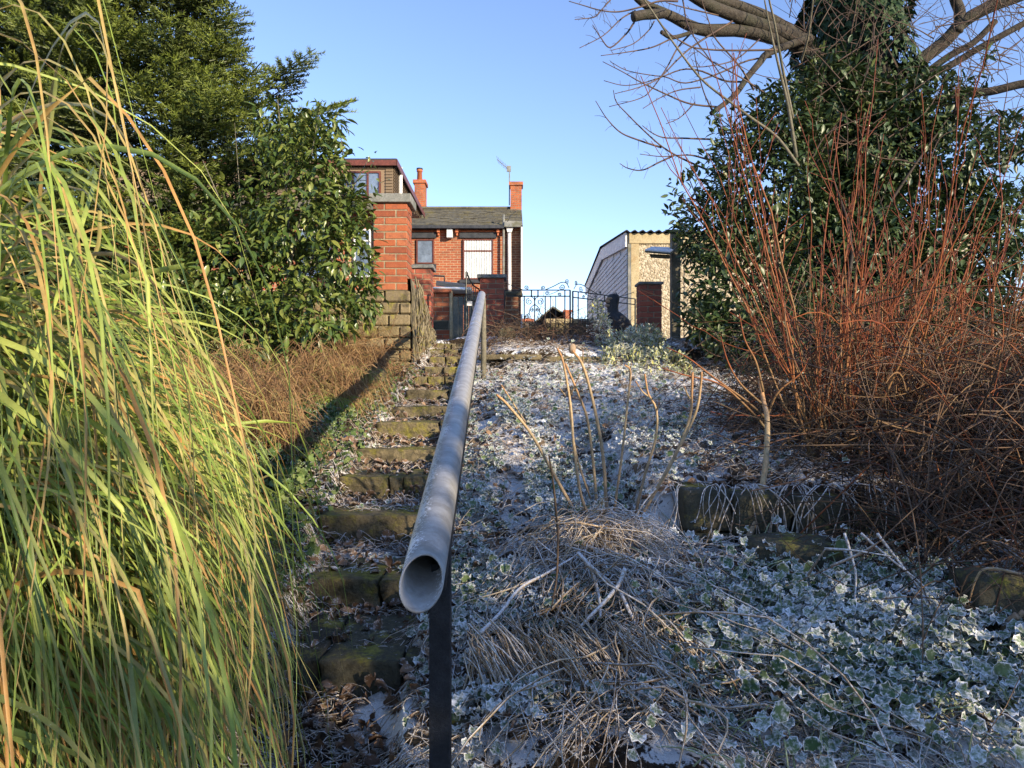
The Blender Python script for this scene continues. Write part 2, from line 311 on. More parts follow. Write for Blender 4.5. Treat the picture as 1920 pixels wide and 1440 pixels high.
def ribbons(Pm, Wm, side, fold=0.25):
    """blades with a folded keel: three vertices across"""
    m, n, _ = Pm.shape
    T = norm(np.gradient(Pm, axis=1)); Sd = norm(np.cross(T, np.broadcast_to(side[:, None, :], T.shape))); N = np.cross(Sd, T)
    L = Pm + Sd * Wm[..., None] / 2 + N * Wm[..., None] * fold; Rr = Pm - Sd * Wm[..., None] / 2 + N * Wm[..., None] * fold
    V = np.stack([L, Pm, Rr], 2); idx = np.arange(m * n * 3).reshape(m, n, 3)
    F = np.stack([idx[:, :-1, :-1], idx[:, :-1, 1:], idx[:, 1:, 1:], idx[:, 1:, :-1]], -1).reshape(-1, 4)
    return V.reshape(-1, 3), F, np.repeat(np.arange(m), n * 3)
def smooth_curve(pts, n=12):
    """Catmull-Rom through pts, resampled to n points"""
    p = np.array(pts, float); p = np.vstack([2 * p[0] - p[1], p, 2 * p[-1] - p[-2]]); k = len(p) - 3
    out = []
    for t in np.linspace(0, k - 1e-6, n):
        i = int(t); f = t - i; a, b, c, d = p[i:i + 4]
        out.append(0.5 * (2 * b + (c - a) * f + (2 * a - 5 * b + 4 * c - d) * f * f + (3 * b - a - 3 * c + d) * f ** 3))
    return np.array(out)
def leaf_template(kind):
    if kind == 'ovate':
        rows = [(0, 0), (0.22, 0.15), (0.48, 0.20), (0.78, 0.11), (1, 0)]; V = []; E = []
        for t, wd in rows:
            z = -0.22 * t * t
            if wd == 0: V.append((0, t, z)); E.append(0.4)
            else: V += [(-wd, t, z + 0.07), (0, t, z), (wd, t, z + 0.07)]; E += [1, 0, 1]
        F = [(0, 2, 1), (0, 3, 2), (1, 2, 5), (1, 5, 4), (2, 3, 6), (2, 6, 5), (4, 5, 8), (4, 8, 7), (5, 6, 9), (5, 9, 8), (7, 8, 10), (8, 9, 10)]
    elif kind == 'small':
        V = [(0, 0, 0), (-0.26, 0.45, 0.06), (0, 0.5, 0), (0.26, 0.45, 0.06), (0, 1, -0.12)]; E = [0, 1, 0, 1, 1]
        F = [(0, 2, 1), (0, 3, 2), (1, 2, 4), (2, 3, 4)]
    elif kind == 'round':
        V = [(0, 0.42, -0.03)]; E = [0]; k = 12; F = []
        for q, (r0_, e_) in enumerate(((0.25, 0.0), (0.42, 0.25), (0.5, 1.0))):
            for i in range(k):
                a = 2 * math.pi * (i + 0.5) / k - math.pi / 2; lob = (1.0 if i % 2 else 0.90) if q == 2 else 1.0; notch = 0.62 if i in (0, k - 1) and q > 0 else 1.0
                rr = r0_ * lob * notch; V.append((rr * math.cos(a) * 1.08, 0.5 + rr * math.sin(a), (0.05 if i % 2 else -0.04) * (q + 0.5) + 0.05 * q * math.cos(2 * a + 1))); E.append(e_)
        for i in range(k):
            j = (i + 1) % k; F.append((0, 1 + i, 1 + j))
            for q in range(2): a = 1 + q * k; b = a + k; F += [(a + i, b + i, b + j), (a + i, b + j, a + j)]
    elif kind == 'curl':
        V = []; E = []
        for i, t in enumerate((0, 0.3, 0.65, 1)):
            for s in (-1, 0, 1):
                wd = (0.05, 0.3, 0.34, 0.08)[i]; V.append((s * wd, t, 0.28 * math.sin(t * 2.6) + 0.16 * abs(s) * (1 + 0.5 * i % 2))); E.append(0.9 if s else 0.1)
        F = []
        for i in range(3):
            for s in range(2):
                a = i * 3 + s; F += [(a, a + 1, a + 4), (a, a + 4, a + 3)]
    return np.array(V, float), np.array(F), np.array(E, float)
TPL = {k: leaf_template(k) for k in ('ovate', 'small', 'round', 'curl')}
def leaves(kind, pos, dirn, up, size):
    V0, F0, E0 = TPL[kind]; m = len(pos); k = len(V0)
    y = norm(dirn); x = norm(np.cross(y, up)); z = np.cross(x, y)
    Vv = pos[:, None, :] + size[:, None, None] * (V0[None, :, 0:1] * x[:, None] + V0[None, :, 1:2] * y[:, None] + V0[None, :, 2:3] * z[:, None])
    F = (F0[None] + (np.arange(m) * k)[:, None, None]).reshape(-1, 3)
    return Vv.reshape(-1, 3), F, np.tile(E0, m), np.repeat(np.arange(m), k)
def rand_dirs(n, r=rng): return norm(r.normal(size=(n, 3)))
def hash2(ix, iy, seed):
    h = (ix.astype(np.int64) * 374761393 + iy.astype(np.int64) * 668265263 + seed * 974711) & 0xffffffff
    h = ((h ^ (h >> 13)) * 1274126177) & 0xffffffff
    return ((h ^ (h >> 16)) & 0xffff) / 65535.0
def vnoise(x, y, seed=0):
    ix = np.floor(x); iy = np.floor(y); fx = x - ix; fy = y - iy; fx = fx * fx * (3 - 2 * fx); fy = fy * fy * (3 - 2 * fy)
    a = hash2(ix, iy, seed); b = hash2(ix + 1, iy, seed); c = hash2(ix, iy + 1, seed); d = hash2(ix + 1, iy + 1, seed)
    return (a * (1 - fx) + b * fx) * (1 - fy) + (c * (1 - fx) + d * fx) * fy
def fbm(x, y, seed=0, oct=4):
    s = 0; a = 0.5; t = 0
    for i in range(oct): s = s + a * vnoise(x * 2 ** i, y * 2 ** i, seed + i); t += a; a *= 0.5
    return s / t - 0.5
def rock(size, seed, n=5, rough=0.12, sq=0.28):
    """rough squared block centred on the origin"""
    r = np.random.default_rng(seed); V = []; idx = {}; F = []
    g = np.linspace(-1, 1, n)
    def vid(p):
        k = tuple(np.round(p, 4))
        if k not in idx: idx[k] = len(V); V.append(p)
        return idx[k]
    for ax in range(3):
        for sg in (-1, 1):
            for i in range(n - 1):
                for j in range(n - 1):
                    q = []
                    for a, b in ((g[i], g[j]), (g[i + 1], g[j]), (g[i + 1], g[j + 1]), (g[i], g[j + 1])):
                        p = [0, 0, 0]; p[ax] = sg; p[(ax + 1) % 3] = a; p[(ax + 2) % 3] = b; q.append(vid(p))
                    F.append(q if sg > 0 else q[::-1])
    V = np.array(V, float); sph = norm(V); V = V * (1 - sq) + sph * sq * 1.25
    ph = r.uniform(0, 6, (4, 3)); k = r.uniform(1.5, 4, (4, 3))
    d = sum(np.sin((V * k[i] + ph[i]).sum(1)) for i in range(4)) / 4 + r.normal(0, 0.25, len(V))
    V = V * (1 + rough * d[:, None]); return V * np.array(size) / 2, np.array(F)

# ------------------------------------------------------------------ terrain
YS = [2.17, 2.70, 3.30, 3.82, 4.34, 4.90, 5.42, 5.94, 6.50, 7.05, 7.56, 8.06, 8.56]
def xl(y): return np.interp(y, [0, 2.2, 3.3, 4.4, 6.6, 8.6, 11], [-0.70, -0.74, -0.93, -0.98, -0.93, -0.98, -1.08])
def xr(y): return np.interp(y, [0, 2.2, 3.3, 4.4, 6.6, 8.6, 11], [-0.24, -0.27, -0.30, -0.36, -0.46, -0.48, -0.46])
def plane(y):
    y = np.asarray(y, float)
    z = -1.3 + 0.21 * y
    z = np.where(y > 8.7, 0.527 + np.clip(y - 8.7, 0, 1) * 0.09, z)
    z = np.where(y > 40, 0.617 - (y - 40) * 0.012, z)
    z = np.where(y < 0, -1.3 + np.maximum(y, -4) * 0.1, z)
    return z
def H(x, y, detail=True):
    x = np.asarray(x, float); y = np.asarray(y, float); p = plane(y)
    z = p.copy() if hasattr(p, 'copy') else p
    z = z + 0.03 * np.clip((x + 0.2) / 0.3, 0, 1) * (y < 9)
    # right terrace behind the low stone wall
    ter = -0.44 + 0.13 * (y - 2.98)
    k = np.clip((x - 0.5) / 0.12, 0, 1) * np.clip((y - 2.96) / 0.06, 0, 1)
    z = np.where(y < 6.4, np.maximum(z, z * (1 - k) + np.maximum(ter, z) * k), z)
    # upper ledge by the gate
    k2 = np.clip((x + 0.28) / 0.05, 0, 1) * np.clip((y - 7.12) / 0.05, 0, 1) * (y < 8.8)
    z = z + k2 * np.clip((8.8 - y) / 1.7, 0, 1) * 0.09
    # left bank
    lb = np.clip((-1.02 - x) / 0.5, 0, 1) * (y > 2.6) * (y < 9)
    z = z + lb * 0.12 * np.clip((y - 2.6) / 1.2, 0, 1)
    # the heap right of the post
    z = z + 0.04 * np.exp(-((x - 0.30) ** 2 / 0.10 + (y - 2.75) ** 2 / 0.10))
    z = z - 0.10 * np.exp(-((x - 0.05) ** 2 / 0.05 + (y - 2.05) ** 2 / 0.03))
    # steps
    ys = np.array([-5.0, 1.6] + [v + 0.10 for v in YS]); inside = (x > xl(y)) & (x < xr(y)) & (y < 9.2)
    i = np.clip(np.searchsorted(ys, y.ravel(), side='right') - 1, 0, len(ys) - 1).reshape(y.shape)
    y0 = ys[i] - 0.10 * (ys[i] > 1.7); zt = plane(y0) - 0.012 - 0.03 * np.clip((y - y0) / 0.5, 0, 1); zt = np.where(y0 < 2, -0.985 + 0 * y, zt)
    near = np.clip(np.minimum(x - xl(y), xr(y) - x) / 0.07, 0, 1)
    z = np.where(inside, z * (1 - near) + zt * near, z)
    if detail:
        a = np.where(inside, 0.35, 1.0) * np.where((y > 9.6), 0.2, 1)
        z = z + a * (0.13 * fbm(x * 3, y * 3, 3, 3) + 0.075 * fbm(x * 11, y * 11, 11, 4)) * np.clip((y + 1) / 2, 0.3, 1)
    return z
def axis(lo, hi, step, far_lo, far_hi, g=1.22):
    a = list(np.arange(lo, hi, step)); s = step; x = hi; b = []
    while x < far_hi: b.append(x); s *= g; x += s
    b.append(far_hi); s = step; x = lo; c = []
    while x > far_lo: s *= g; x -= s; c.append(max(x, far_lo))
    return np.array(c[::-1] + a + b)
gx = axis(-3.2, 3.6, 0.026, -900, 900); gy = axis(0.9, 9.2, 0.026, -300, 1500)
GX, GY = np.meshgrid(gx, gy); GZ = H(GX, GY)
nx, ny = len(gx), len(gy); idx = np.arange(nx * ny).reshape(ny, nx)
Fg = np.stack([idx[:-1, :-1], idx[:-1, 1:], idx[1:, 1:], idx[1:, :-1]], -1).reshape(-1, 4)
def snow_amt(x, y):
    s = np.full(np.shape(x), 0.38)
    s = np.where(x < -1.0, 0.05, s)
    s = np.where((x > 1.5) & (y < 6), 0.0, s)
    s = np.where((x > xl(y)) & (x < xr(y)), 0.55, s)
    s = np.where(y > 9, 0.3, s)
    for cx, cy, r, a in [(q1, q2, q3, 0.5) for q1, q2, q3 in np.random.default_rng(8).uniform((-0.2, 2.0, 0.06), (1.9, 8.5, 0.30), (46, 3))] + [(-0.5, 1.9, 0.3, -0.35)]:
        s = s + a * np.exp(-((x - cx) ** 2 + (y - cy) ** 2) / r ** 2)
    for cx, cy, r, a in ((0.10, 2.55, 0.22, 0.5), (0.75, 2.4, 0.35, 0.5), (1.1, 2.0, 0.4, 0.35), (0.05, 3.8, 0.35, 0.6), (0.3, 3.3, 0.2, 0.5), (0.35, 4.9, 0.6, 0.3), (-0.62, 3.05, 0.14, 0.4)):
        s = s + a * np.exp(-((x - cx) ** 2 + (y - cy) ** 2) / r ** 2)
    return s
ground = mk('ground', np.stack([GX, GY, GZ], -1), Fg, m_ground, smooth=True, attrs={'snow': snow_amt(GX, GY)})
tag(ground, 'sloping winter garden ground of soil and leaf litter dusted with frost', None, None, 'structure')

# ------------------------------------------------------------------ stone steps
steps = empty('stone_steps', (-0.6, 2.2, -0.9), 'flight of mossy weathered stone garden steps climbing to the small gate', 'steps')
cuts = {0: [0.0, 0.27, 0.80, 1.0], 1: [0.0, 0.55, 1.0], 2: [0.0, 1.0], 3: [0.0, 0.42, 0.55, 1.0], 4: [0, 0.85, 1.0], 5: [0, 0.75, 1.0], 6: [0.05, 1.0], 7: [0.05, 0.75, 1.0], 8: [0, 0.28, 0.6, 1.0],
        9: [0.1, 0.5, 1.0], 10: [0.1, 0.45, 0.8, 1.0], 11: [0, 0.35, 0.7, 1.0], 12: [0, 0.45, 0.7, 1.0]}
for i, y in enumerate(YS):
    a, b = float(xl(y)) + 0.02, float(xr(y)) + 0.03; zt = float(plane(y)); h = 0.17 if i else 0.20
    for k in range(len(cuts[i]) - 1):
        u0, u1 = cuts[i][k], cuts[i][k + 1]; x0 = a + (b - a) * u0 + 0.005; x1 = a + (b - a) * u1 - 0.005
        jz = random.uniform(-0.012, 0.008) if i else 0; dep = random.uniform(0.30, 0.36) if i else 0.44
        V, F = rock((x1 - x0, dep, h), 100 + i * 7 + k, 14, 0.06, 0.05)
        V += np.array([(x0 + x1) / 2, y + dep / 2 + random.uniform(-0.015, 0.015), zt - h / 2 + jz])
        child(mk('stone', V, F, m_stone if i else m_stone_dark, None, True), steps)
# ------------------------------------------------------------------ handrail pipe, its posts
A = np.array(P(791, 1092, 1.10)); B = np.array(P(903, 553, 6.3))
ax = norm(B - A); r0 = 0.034
rail = empty('handrail', tuple(A), 'long grey pipe handrail with open slanted end sloping up the steps', 'handrail')
def pipe_mesh(A, B, r, sides=40, segs=36, slant=0.95, thick=0.0032):
    d = norm(B - A); X = norm(np.cross(d, (0, 0, 1))); U = np.cross(X, d); th = np.arange(sides) * 2 * np.pi / sides
    L = np.linalg.norm(B - A); V = []
    def ring(s, rr, sl):
        off = sl * rr * (np.sin(th) * 1.0 + np.cos(th) * 0.3)
        return A + d * s + np.outer(np.cos(th) * rr, X) + np.outer(np.sin(th) * rr, U) + np.outer(off, d)
    ss = np.linspace(0, L, segs)
    for s in ss: V.append(ring(s, r * (1 + 0.012 * math.sin(s * 5)), slant if s < 0.01 else slant * max(0, 1 - s * 3.5)))
    inner = [ring(s, r - thick, slant if s < 0.01 else slant * max(0, 1 - s * 3.5)) for s in ss[:16]]
    n = sides; F = []
    for i in range(segs - 1):
        for j in range(n): k = (j + 1) % n; F.append((i * n + j, (i + 1) * n + j, (i + 1) * n + k, i * n + k))
    o = segs * n
    for i in range(15):
        for j in range(n): k = (j + 1) % n; F.append((o + i * n + k, o + (i + 1) * n + k, o + (i + 1) * n + j, o + i * n + j))
    for j in range(n): k = (j + 1) % n; F.append((j, k, o + k, o + j))
    return np.vstack(V + inner), np.array(F)
V, F = pipe_mesh(A, B, r0); child(mk('pipe', V, F, m_pipe, None, True), rail)
mb = MB()
dd = B - A; X = norm(np.cross(ax, (0, 0, 1)))
mb = MB(); cpts = [B - ax * 0.004, B + ax * 0.012]; mb.tube(cpts, [r0 * 1.02, r0 * 0.8], 24); mb.build('end_cap', m_pipe, rail, True)
for s in (0.55, 0.585, 0.66):     # joint collars low on the far half
    c = A + dd * s; MB().tube([c - ax * 0.012, c + ax * 0.012], [r0 * 1.035] * 2, 32).build('joint_ring', m_pipe, rail, True)
# black flat bar below the pipe on its right
o1 = X * 0.018 + np.array([0, 0, -0.040]); a0 = A + ax * 0.10 + o1; b0 = B - ax * 0.3 + o1
hw = X * 0.012; hz = np.array([0, 0, 0.022])
Vb = [p + s * hw + t * hz for p in (a0, b0) for s in (-1, 1) for t in (-1, 1)]
child(mk('support_bar', Vb, [(0, 1, 3, 2), (4, 6, 7, 5), (0, 4, 5, 1), (2, 3, 7, 6), (0, 2, 6, 4), (1, 5, 7, 3)], m_post), rail)
px = P(824, 1200, 1.36)
pt = A + ax * 0.27; post = empty('support_post', (px[0], 1.36, -1.15), 'black square post carrying the near end of the grey handrail', 'post')
V, F = rock((0.040, 0.040, 1.1), 5, 8, 0.006, 0.02); V = V * 1.0 + np.array([px[0], 1.38, float(pt[2]) - 0.58]); child(mk('shaft', V, F, m_post), post)
MB().tube([(px[0] - 0.008, 1.357, -0.36), (px[0] - 0.008, 1.350, -0.36)], [0.006, 0.005], 8).build('bolt', m_post, post)
q = P(906, 600, 6.25); z0 = float(H(q[0] + 0.0, 6.25)); 
tag(MB().tube([(q[0], 6.27, z0 - 0.1), (q[0] + 0.004, 6.27, 0.35), (q[0], 6.27, float(B[2]) - 0.03)], [0.026, 0.024, 0.022], 8).build('support_post', m_wood, None, True),
    'short round wooden post under the far upper end of the handrail', 'post')

# ------------------------------------------------------------------ brickwork
def box_mesh(name, sx, sy, sz, mat, bev=0.004):
    """bevelled box, centred"""
    V = []; x, y, z = sx / 2, sy / 2, sz / 2; b = bev
    import bmesh
    bm = bmesh.new(); bmesh.ops.create_cube(bm, size=1.0); bmesh.ops.scale(bm, vec=(sx, sy, sz), verts=bm.verts)
    bmesh.ops.bevel(bm, geom=bm.edges[:], offset=b, segments=1, affect='EDGES')
    me = bpy.data.meshes.new(name); bm.to_mesh(me); bm.free(); me.materials.append(mat); return me
BR = {}
def brick_obj(name, size, mat, loc, parent, rz=0.0, bev=0.004):
    key = (name, size, mat.name, bev)
    if key not in BR: BR[key] = box_mesh(name, *size, mat, bev)
    o = bpy.data.objects.new(name, BR[key]); COL.objects.link(o); o.location = loc; o.rotation_euler = (random.uniform(-.01, .01), random.uniform(-.008, .008), rz + random.uniform(-.008, .008))
    return child(o, parent)
def pillar(x0, y0, z0, z1, mat, label, w=0.33, group='brick garden pillars', cap_t=0.05, over=0.035):
    t = empty('brick_pillar', (x0 + w / 2, y0 + w / 2, z0), label, 'pillar', group)
    n = int(round((z1 - cap_t - z0) / 0.075)); ch = (z1 - cap_t - z0) / n
    MB().box(x0 + 0.006, x0 + w - 0.006, y0 + 0.006, y0 + w - 0.006, z0, z1 - cap_t).build('mortar_core', m_mortar, t)
    L, D, hb = w - 0.115, 0.105, ch - 0.010
    for i in range(n):
        z = z0 + ch * (i + 0.5); m = i % 2
        if m == 0: c = [(x0 + L / 2, y0 + D / 2, 0), (x0 + w - D / 2, y0 + L / 2, 90), (x0 + w - L / 2, y0 + w - D / 2, 0), (x0 + D / 2, y0 + w - L / 2, 90)]
        else: c = [(x0 + w - L / 2, y0 + D / 2, 0), (x0 + w - D / 2, y0 + w - L / 2, 90), (x0 + L / 2, y0 + w - D / 2, 0), (x0 + D / 2, y0 + L / 2, 90)]
        for cx, cy, a in c: brick_obj('brick', (round(L - 0.004, 4), D, round(hb, 4)), mat, (cx, cy, z), t, R(a))
    brick_obj('cap', (w + 2 * over, w + 2 * over, cap_t), m_cap, (x0 + w / 2, y0 + w / 2, z1 - cap_t / 2), t, 0, 0.006)
    return t
pillar(-1.37, 7.0, 0.925, 1.875, m_brick, 'tall orange brick pillar on the stone wall beside the glossy green shrub', 0.335, cap_t=0.085, over=0.04)
pillar(-1.44, 9.7, 0.55, 1.63, m_brick_old, 'dark red brick gatepost left of the small iron gate', 0.33)
pillar(-0.44, 9.7, 0.50, 1.50, m_brick_old, 'dark red brick gatepost just right of the handrail end', 0.33)
pillar(1.75, 9.7, 0.45, 1.40, m_brick_old, 'brick gatepost between the wide gate and the garage', 0.30, cap_t=0.035, over=0.02)
# stone retaining wall under the tall pillar
rw = empty('retaining_wall', (-2.0, 7.1, 0.1), 'mossy sandstone block wall under the tall brick pillar', 'wall')
MB().box(-3.4, -1.03, 7.03, 7.35, -0.2, 0.905).build('mortar_core', m_mortar, rw)
ch = 0.117
for i in range(8):
    z = 0.925 - ch * (i + 0.5); x = -1.0 - (0.11 if i % 2 else 0.0); first = True
    if i % 2:
        brick_obj('stone', (0.105, 0.14, round(ch - 0.012, 3)), m_stone_wall, (-1.0 - 0.055, 7.06, z), rw, 0, 0.012)
    while x > -3.3:
        wd = random.choice([0.22, 0.26, 0.30, 0.19]); brick_obj('stone', (wd - 0.012, 0.14, round(ch - 0.012, 3)), m_stone_wall, (x - wd / 2, 7.06 + random.uniform(-0.006, 0.006), z), rw, 0, 0.012); x -= wd
    for y in (7.27, 7.5):
        pass
# ragged rendered wedge beside the steps
def wedge():
    n1, n2 = 26, 20; V = []; 
    ys = np.linspace(7.0, 8.75, n1)
    for y in ys:
        zt = np.interp(y, [7.0, 7.3, 7.9, 8.4, 8.75], [1.05, 1.02, 0.86, 0.66, 0.50]); zb = float(plane(y)) - 0.15
        for k in range(n2):
            t = k / (n2 - 1); z = zb + (zt - zb) * t
            V.append((-1.0 + 0.06 * float(fbm(np.array(y * 6), np.array(z * 3), 5)) + 0.02 * (1 - t), y, z + (0.03 * float(fbm(np.array(y * 9), np.array(0.3), 8)) if t == 1 else 0)))
    for y in ys:
        zt = np.interp(y, [7.0, 7.3, 7.9, 8.4, 8.75], [1.05, 1.02, 0.86, 0.66, 0.50]); V.append((-1.30, y, zt - 0.03))
    F = []
    for i in range(n1 - 1):
        for k in range(n2 - 1): a = i * n2 + k; F.append((a, a + n2, a + n2 + 1, a + 1))
        a = i * n2 + n2 - 1; F.append((a, a + n2, n1 * n2 + i + 1, n1 * n2 + i))
    F.append((0, 1, n2 + 1, n2))
    return np.array(V), np.array(F)
V, F = wedge(); sw = mk('step_side_wall', V, F, m_render, None, True); tag(sw, 'low ragged cement wall with dead creeper along the upper left of the steps', 'wall')
# low stone wall on the right terrace
lw = empty('terrace_wall', (0.9, 2.95, -0.7), 'low dark mossy stone wall holding the frosted terrace on the right', 'wall')
blocks = [(0.74, 0.20, -0.52, 0.17), (0.96, 0.24, -0.535, 0.16), (1.20, 0.22, -0.56, 0.2), (0.74, 0.22, -0.69, 0.16), (0.97, 0.22, -0.69, 0.15), (1.22, 0.25, -0.72, 0.14), (0.5, 0.24, -0.74, 0.16),
          (1.46, 0.24, -0.62, 0.2), (1.72, 0.26, -0.66, 0.2), (1.5, 0.25, -0.8, 0.18), (1.78, 0.26, -0.84, 0.18)]
for i, (x, wd, z, h) in enumerate(blocks):
    V, F = rock((wd - 0.008, 0.24, h), 300 + i, 9, 0.05, 0.06); V += np.array([x + 0.06, 3.02 + random.uniform(-0.02, 0.02), z]); child(mk('stone', V, F, m_stone_dark, None, True), lw)
# ledge slabs near the gate
lg = empty('stone_ledge', (0.2, 7.1, 0.2), 'thin stone slab ledge under the frosted bed before the wide gate', 'ledge')
for i, (x, wd) in enumerate(((0.0, 0.62), (0.62, 0.55), (1.2, 0.5))):
    V, F = rock((wd, 0.34, 0.05), 340 + i, 8, 0.03, 0.08); V += np.array([x - 0.02, 7.12, 0.265 - 0.02 * i]); child(mk('stone', V, F, m_stone, None, True), lg)
# loose rocks
for i, (u, v, Y, s, lab, mt) in enumerate((
        (693, 712, 6.0, (0.26, 0.2, 0.18), 'yellow green mossy rock beside the steps at the end of the dry grass', m_stone),
        (670, 752, 5.6, (0.2, 0.18, 0.14), 'flat mossy rock at the foot of the dry grass bank', m_stone),
        (950, 632, 8.6, (0.2, 0.16, 0.2), 'pointed grey stone standing before the wide gate', m_stone_dark),
        (990, 636, 8.8, (0.26, 0.18, 0.14), 'rounded frosty stone before the wide gate, right of the pointed one', m_stone_dark),
        (1480, 1062, 2.7, (0.34, 0.24, 0.22), 'dark stone block half buried right of the terrace wall', m_stone_dark),
        (985, 1400, 1.98, (0.46, 0.3, 0.30), 'dark wet stone under the heap of dead stems', m_stone_dark),
        (1310, 1195, 2.3, (0.24, 0.2, 0.14), 'rounded brown clod with fibrous top on the frosted slope', m_stone_dark),
        (1860, 1130, 2.3, (0.20, 0.18, 0.2), 'grey stone among the bramble stems at the right edge', m_stone_dark))):
    V, F = rock(s, 360 + i, 8, 0.09, 0.45); p = P(u, v, Y); tag(mk('rock', V + np.array(p), F, mt, None, True), lab, 'rock')

# ------------------------------------------------------------------ gates
def scroll(c, r, turns, a0, ccw, ex, ez, n=22):
    """flat spiral in the plane spanned by ex, ez"""
    out = []
    for i in range(n):
        t = i / (n - 1); a = a0 + (1 if ccw else -1) * t * turns * 2 * math.pi; rr = r * (1 - 0.8 * t)
        out.append(np.array(c) + rr * math.cos(a) * ex + rr * math.sin(a) * ez)
    return out
def gate_leaf(T, ua, Ya, ub, Yb, vtop_a, vtop_b, vbot, flip):
    """one leaf of the wide gate, ua/ub its side pixels at depths Ya/Yb"""
    pa = np.array(P(ua, vtop_a, Ya)); pb = np.array(P(ub, vtop_b, Yb)); zb = P(ua, vbot, Ya)[2]
    ex = pb - pa; W = math.hypot(ex[0], ex[1]); zt = pa[2]; e = np.array([ex[0], ex[1], 0]) / W; ez = np.array([0, 0, 1.0]); o = np.array([pa[0], pa[1], 0])
    Q = lambda s, z: o + e * (s * W) + ez * z
    fr = MB(); r = 0.008
    fr.tube([Q(0, zb), Q(0, zt + 0.0)], 0.013, 6); fr.tube([Q(1, zb), Q(1, zt + 0.0)], 0.013, 6)
    z2 = zt - 0.085
    for z in (zt, z2, zb, zb + 0.07): fr.tube([Q(0, z), Q(1, z)], 0.0085, 5)
    fr.build('frame', m_iron, T)
    g = (lambda s: 1 - s) if flip else (lambda s: s)
    for s in (0.12, 0.25, 0.375, 0.70, 0.78, 0.86) if False else (0.30, 0.62, 0.70, 0.78, 0.92):
        MB().tube([Q(g(s), zb), Q(g(s), z2 if s != 0.92 else zt)], 0.006 if s not in (0.30, 0.62, 0.92) else 0.009, 5).build('bar', m_iron, T)
    MB().tube([Q(g(0.46), zb), Q(g(0.46), z2)], 0.009, 5).build('bar', m_iron, T)
    for s in (0.41, 0.51): MB().tube([Q(g(s), z2), Q(g(s), zt)], 0.010, 5).build('bar', m_iron, T)
    def sc(s, z, rr, a0, ccw, turns=1.5, t=0.0055):
        if flip: a0 = math.pi - a0; ccw = not ccw
        MB().tube(scroll(Q(g(s), z), rr, turns, a0, ccw, e, ez), t, 4).build('scroll', m_iron, T)
    # top run of scrolls and the rising arch toward the meeting stile
    arch = smooth_curve([Q(g(0.02), zt + 0.02), Q(g(0.15), zt + 0.05), Q(g(0.29), zt + 0.005)], 8) if False else None
    sc(0.33, zt + 0.036, 0.032, -math.pi / 2, True); sc(0.59, zt + 0.032, 0.030, -math.pi / 2, False)
    MB().tube(list(smooth_curve([Q(g(0.61), zt), Q(g(0.75), zt + 0.055), Q(g(0.86), zt + 0.105), Q(g(0.94), zt + 0.10), Q(g(0.985), zt + 0.03)], 14)), 0.006, 4).build('arch_bar', m_iron, T)
    sc(0.88, zt + 0.045, 0.042, math.pi, True, 1.6); sc(0.955, zt + 0.125, 0.03, -0.8, False, 1.4)
    MB().tube(list(smooth_curve([Q(g(0.02), zt + 0.10), Q(g(0.12), zt + 0.06), Q(g(0.29), zt + 0.0)], 8)), 0.005, 4).build('arch_bar', m_iron, T)
    sc(0.65, zt - 0.045, 0.030, 0, True); sc(0.84, zt - 0.062, 0.026, math.pi, False); 
    MB().tube(list(smooth_curve([Q(g(0.67), z2 + 0.02), Q(g(0.76), z2 + 0.05), Q(g(0.84), zt)], 8)), 0.004, 4).build('arch_bar', m_iron, T)
    # panel with the fan of scrolls
    for sg in (-1, 1):
        sc(0.46 + sg * 0.085, z2 - 0.075, 0.048, math.pi / 2, sg < 0, 1.5)
        MB().tube(list(smooth_curve([Q(g(0.46), z2 - 0.09), Q(g(0.46 + sg * 0.015), z2 - 0.03), Q(g(0.46 + sg * 0.06), z2 - 0.005)], 8)), 0.005, 4).build('scroll_bar', m_iron, T)
        MB().tube(list(smooth_curve([Q(g(0.46), z2 - 0.11), Q(g(0.46 + sg * 0.07), z2 - 0.17), Q(g(0.46 + sg * 0.085), z2 - 0.235), Q(g(0.46 + sg * 0.14), z2 - 0.27), Q(g(0.46 + sg * 0.155), z2 - 0.33)], 12)), 0.006, 4).build('scroll_bar', m_iron, T)
        sc(0.46 + sg * 0.045, z2 - 0.19, 0.026, math.pi / 2, sg > 0); sc(0.46 + sg * 0.115, z2 - 0.29, 0.028, math.pi / 2, sg > 0)
        for k, (dx, dz) in enumerate(((0.08, 0.24), (0.13, 0.34))):
            MB().tube(list(smooth_curve([Q(g(0.46), z2 - 0.42), Q(g(0.46 + sg * dx * 0.5), z2 - (dz + 0.42) / 2 - 0.01), Q(g(0.46 + sg * dx), z2 - dz)], 8)), 0.0045, 4).build('scroll_bar', m_iron, T)
        MB().tube(list(smooth_curve([Q(g(0.46), z2 - 0.60), Q(g(0.46 + sg * 0.10), z2 - 0.50), Q(g(0.46 + sg * 0.1), z2 - 0.43), Q(g(0.46), z2 - 0.36)], 10)), 0.005, 4).build('scroll_bar', m_iron, T)
    return zt, zb
gl = empty('iron_gate', P(1008, 640, 9.85), 'left leaf of the wide scrolled wrought iron gate against the sky', 'gate', 'leaves of the wide iron gate')
gate_leaf(gl, 946, 9.85, 1069, 9.85, 544, 546, 637, False)
gr = empty('iron_gate', P(1130, 640, 10.2), 'right leaf of the wide scrolled iron gate behind the dark statue', 'gate', 'leaves of the wide iron gate')
gate_leaf(gr, 1074, 9.85, 1191, 10.75, 546, 562, 637, True)
sg_ = empty('small_iron_gate', P(897, 632, 9.85), 'narrow black iron gate with sloping top standing open at the head of the steps', 'gate')
pa = np.array(P(874, 510, 9.1)); pb = np.array(P(898, 548, 9.9)); zb1 = P(874, 618, 9.1)[2]; zb2 = zb1
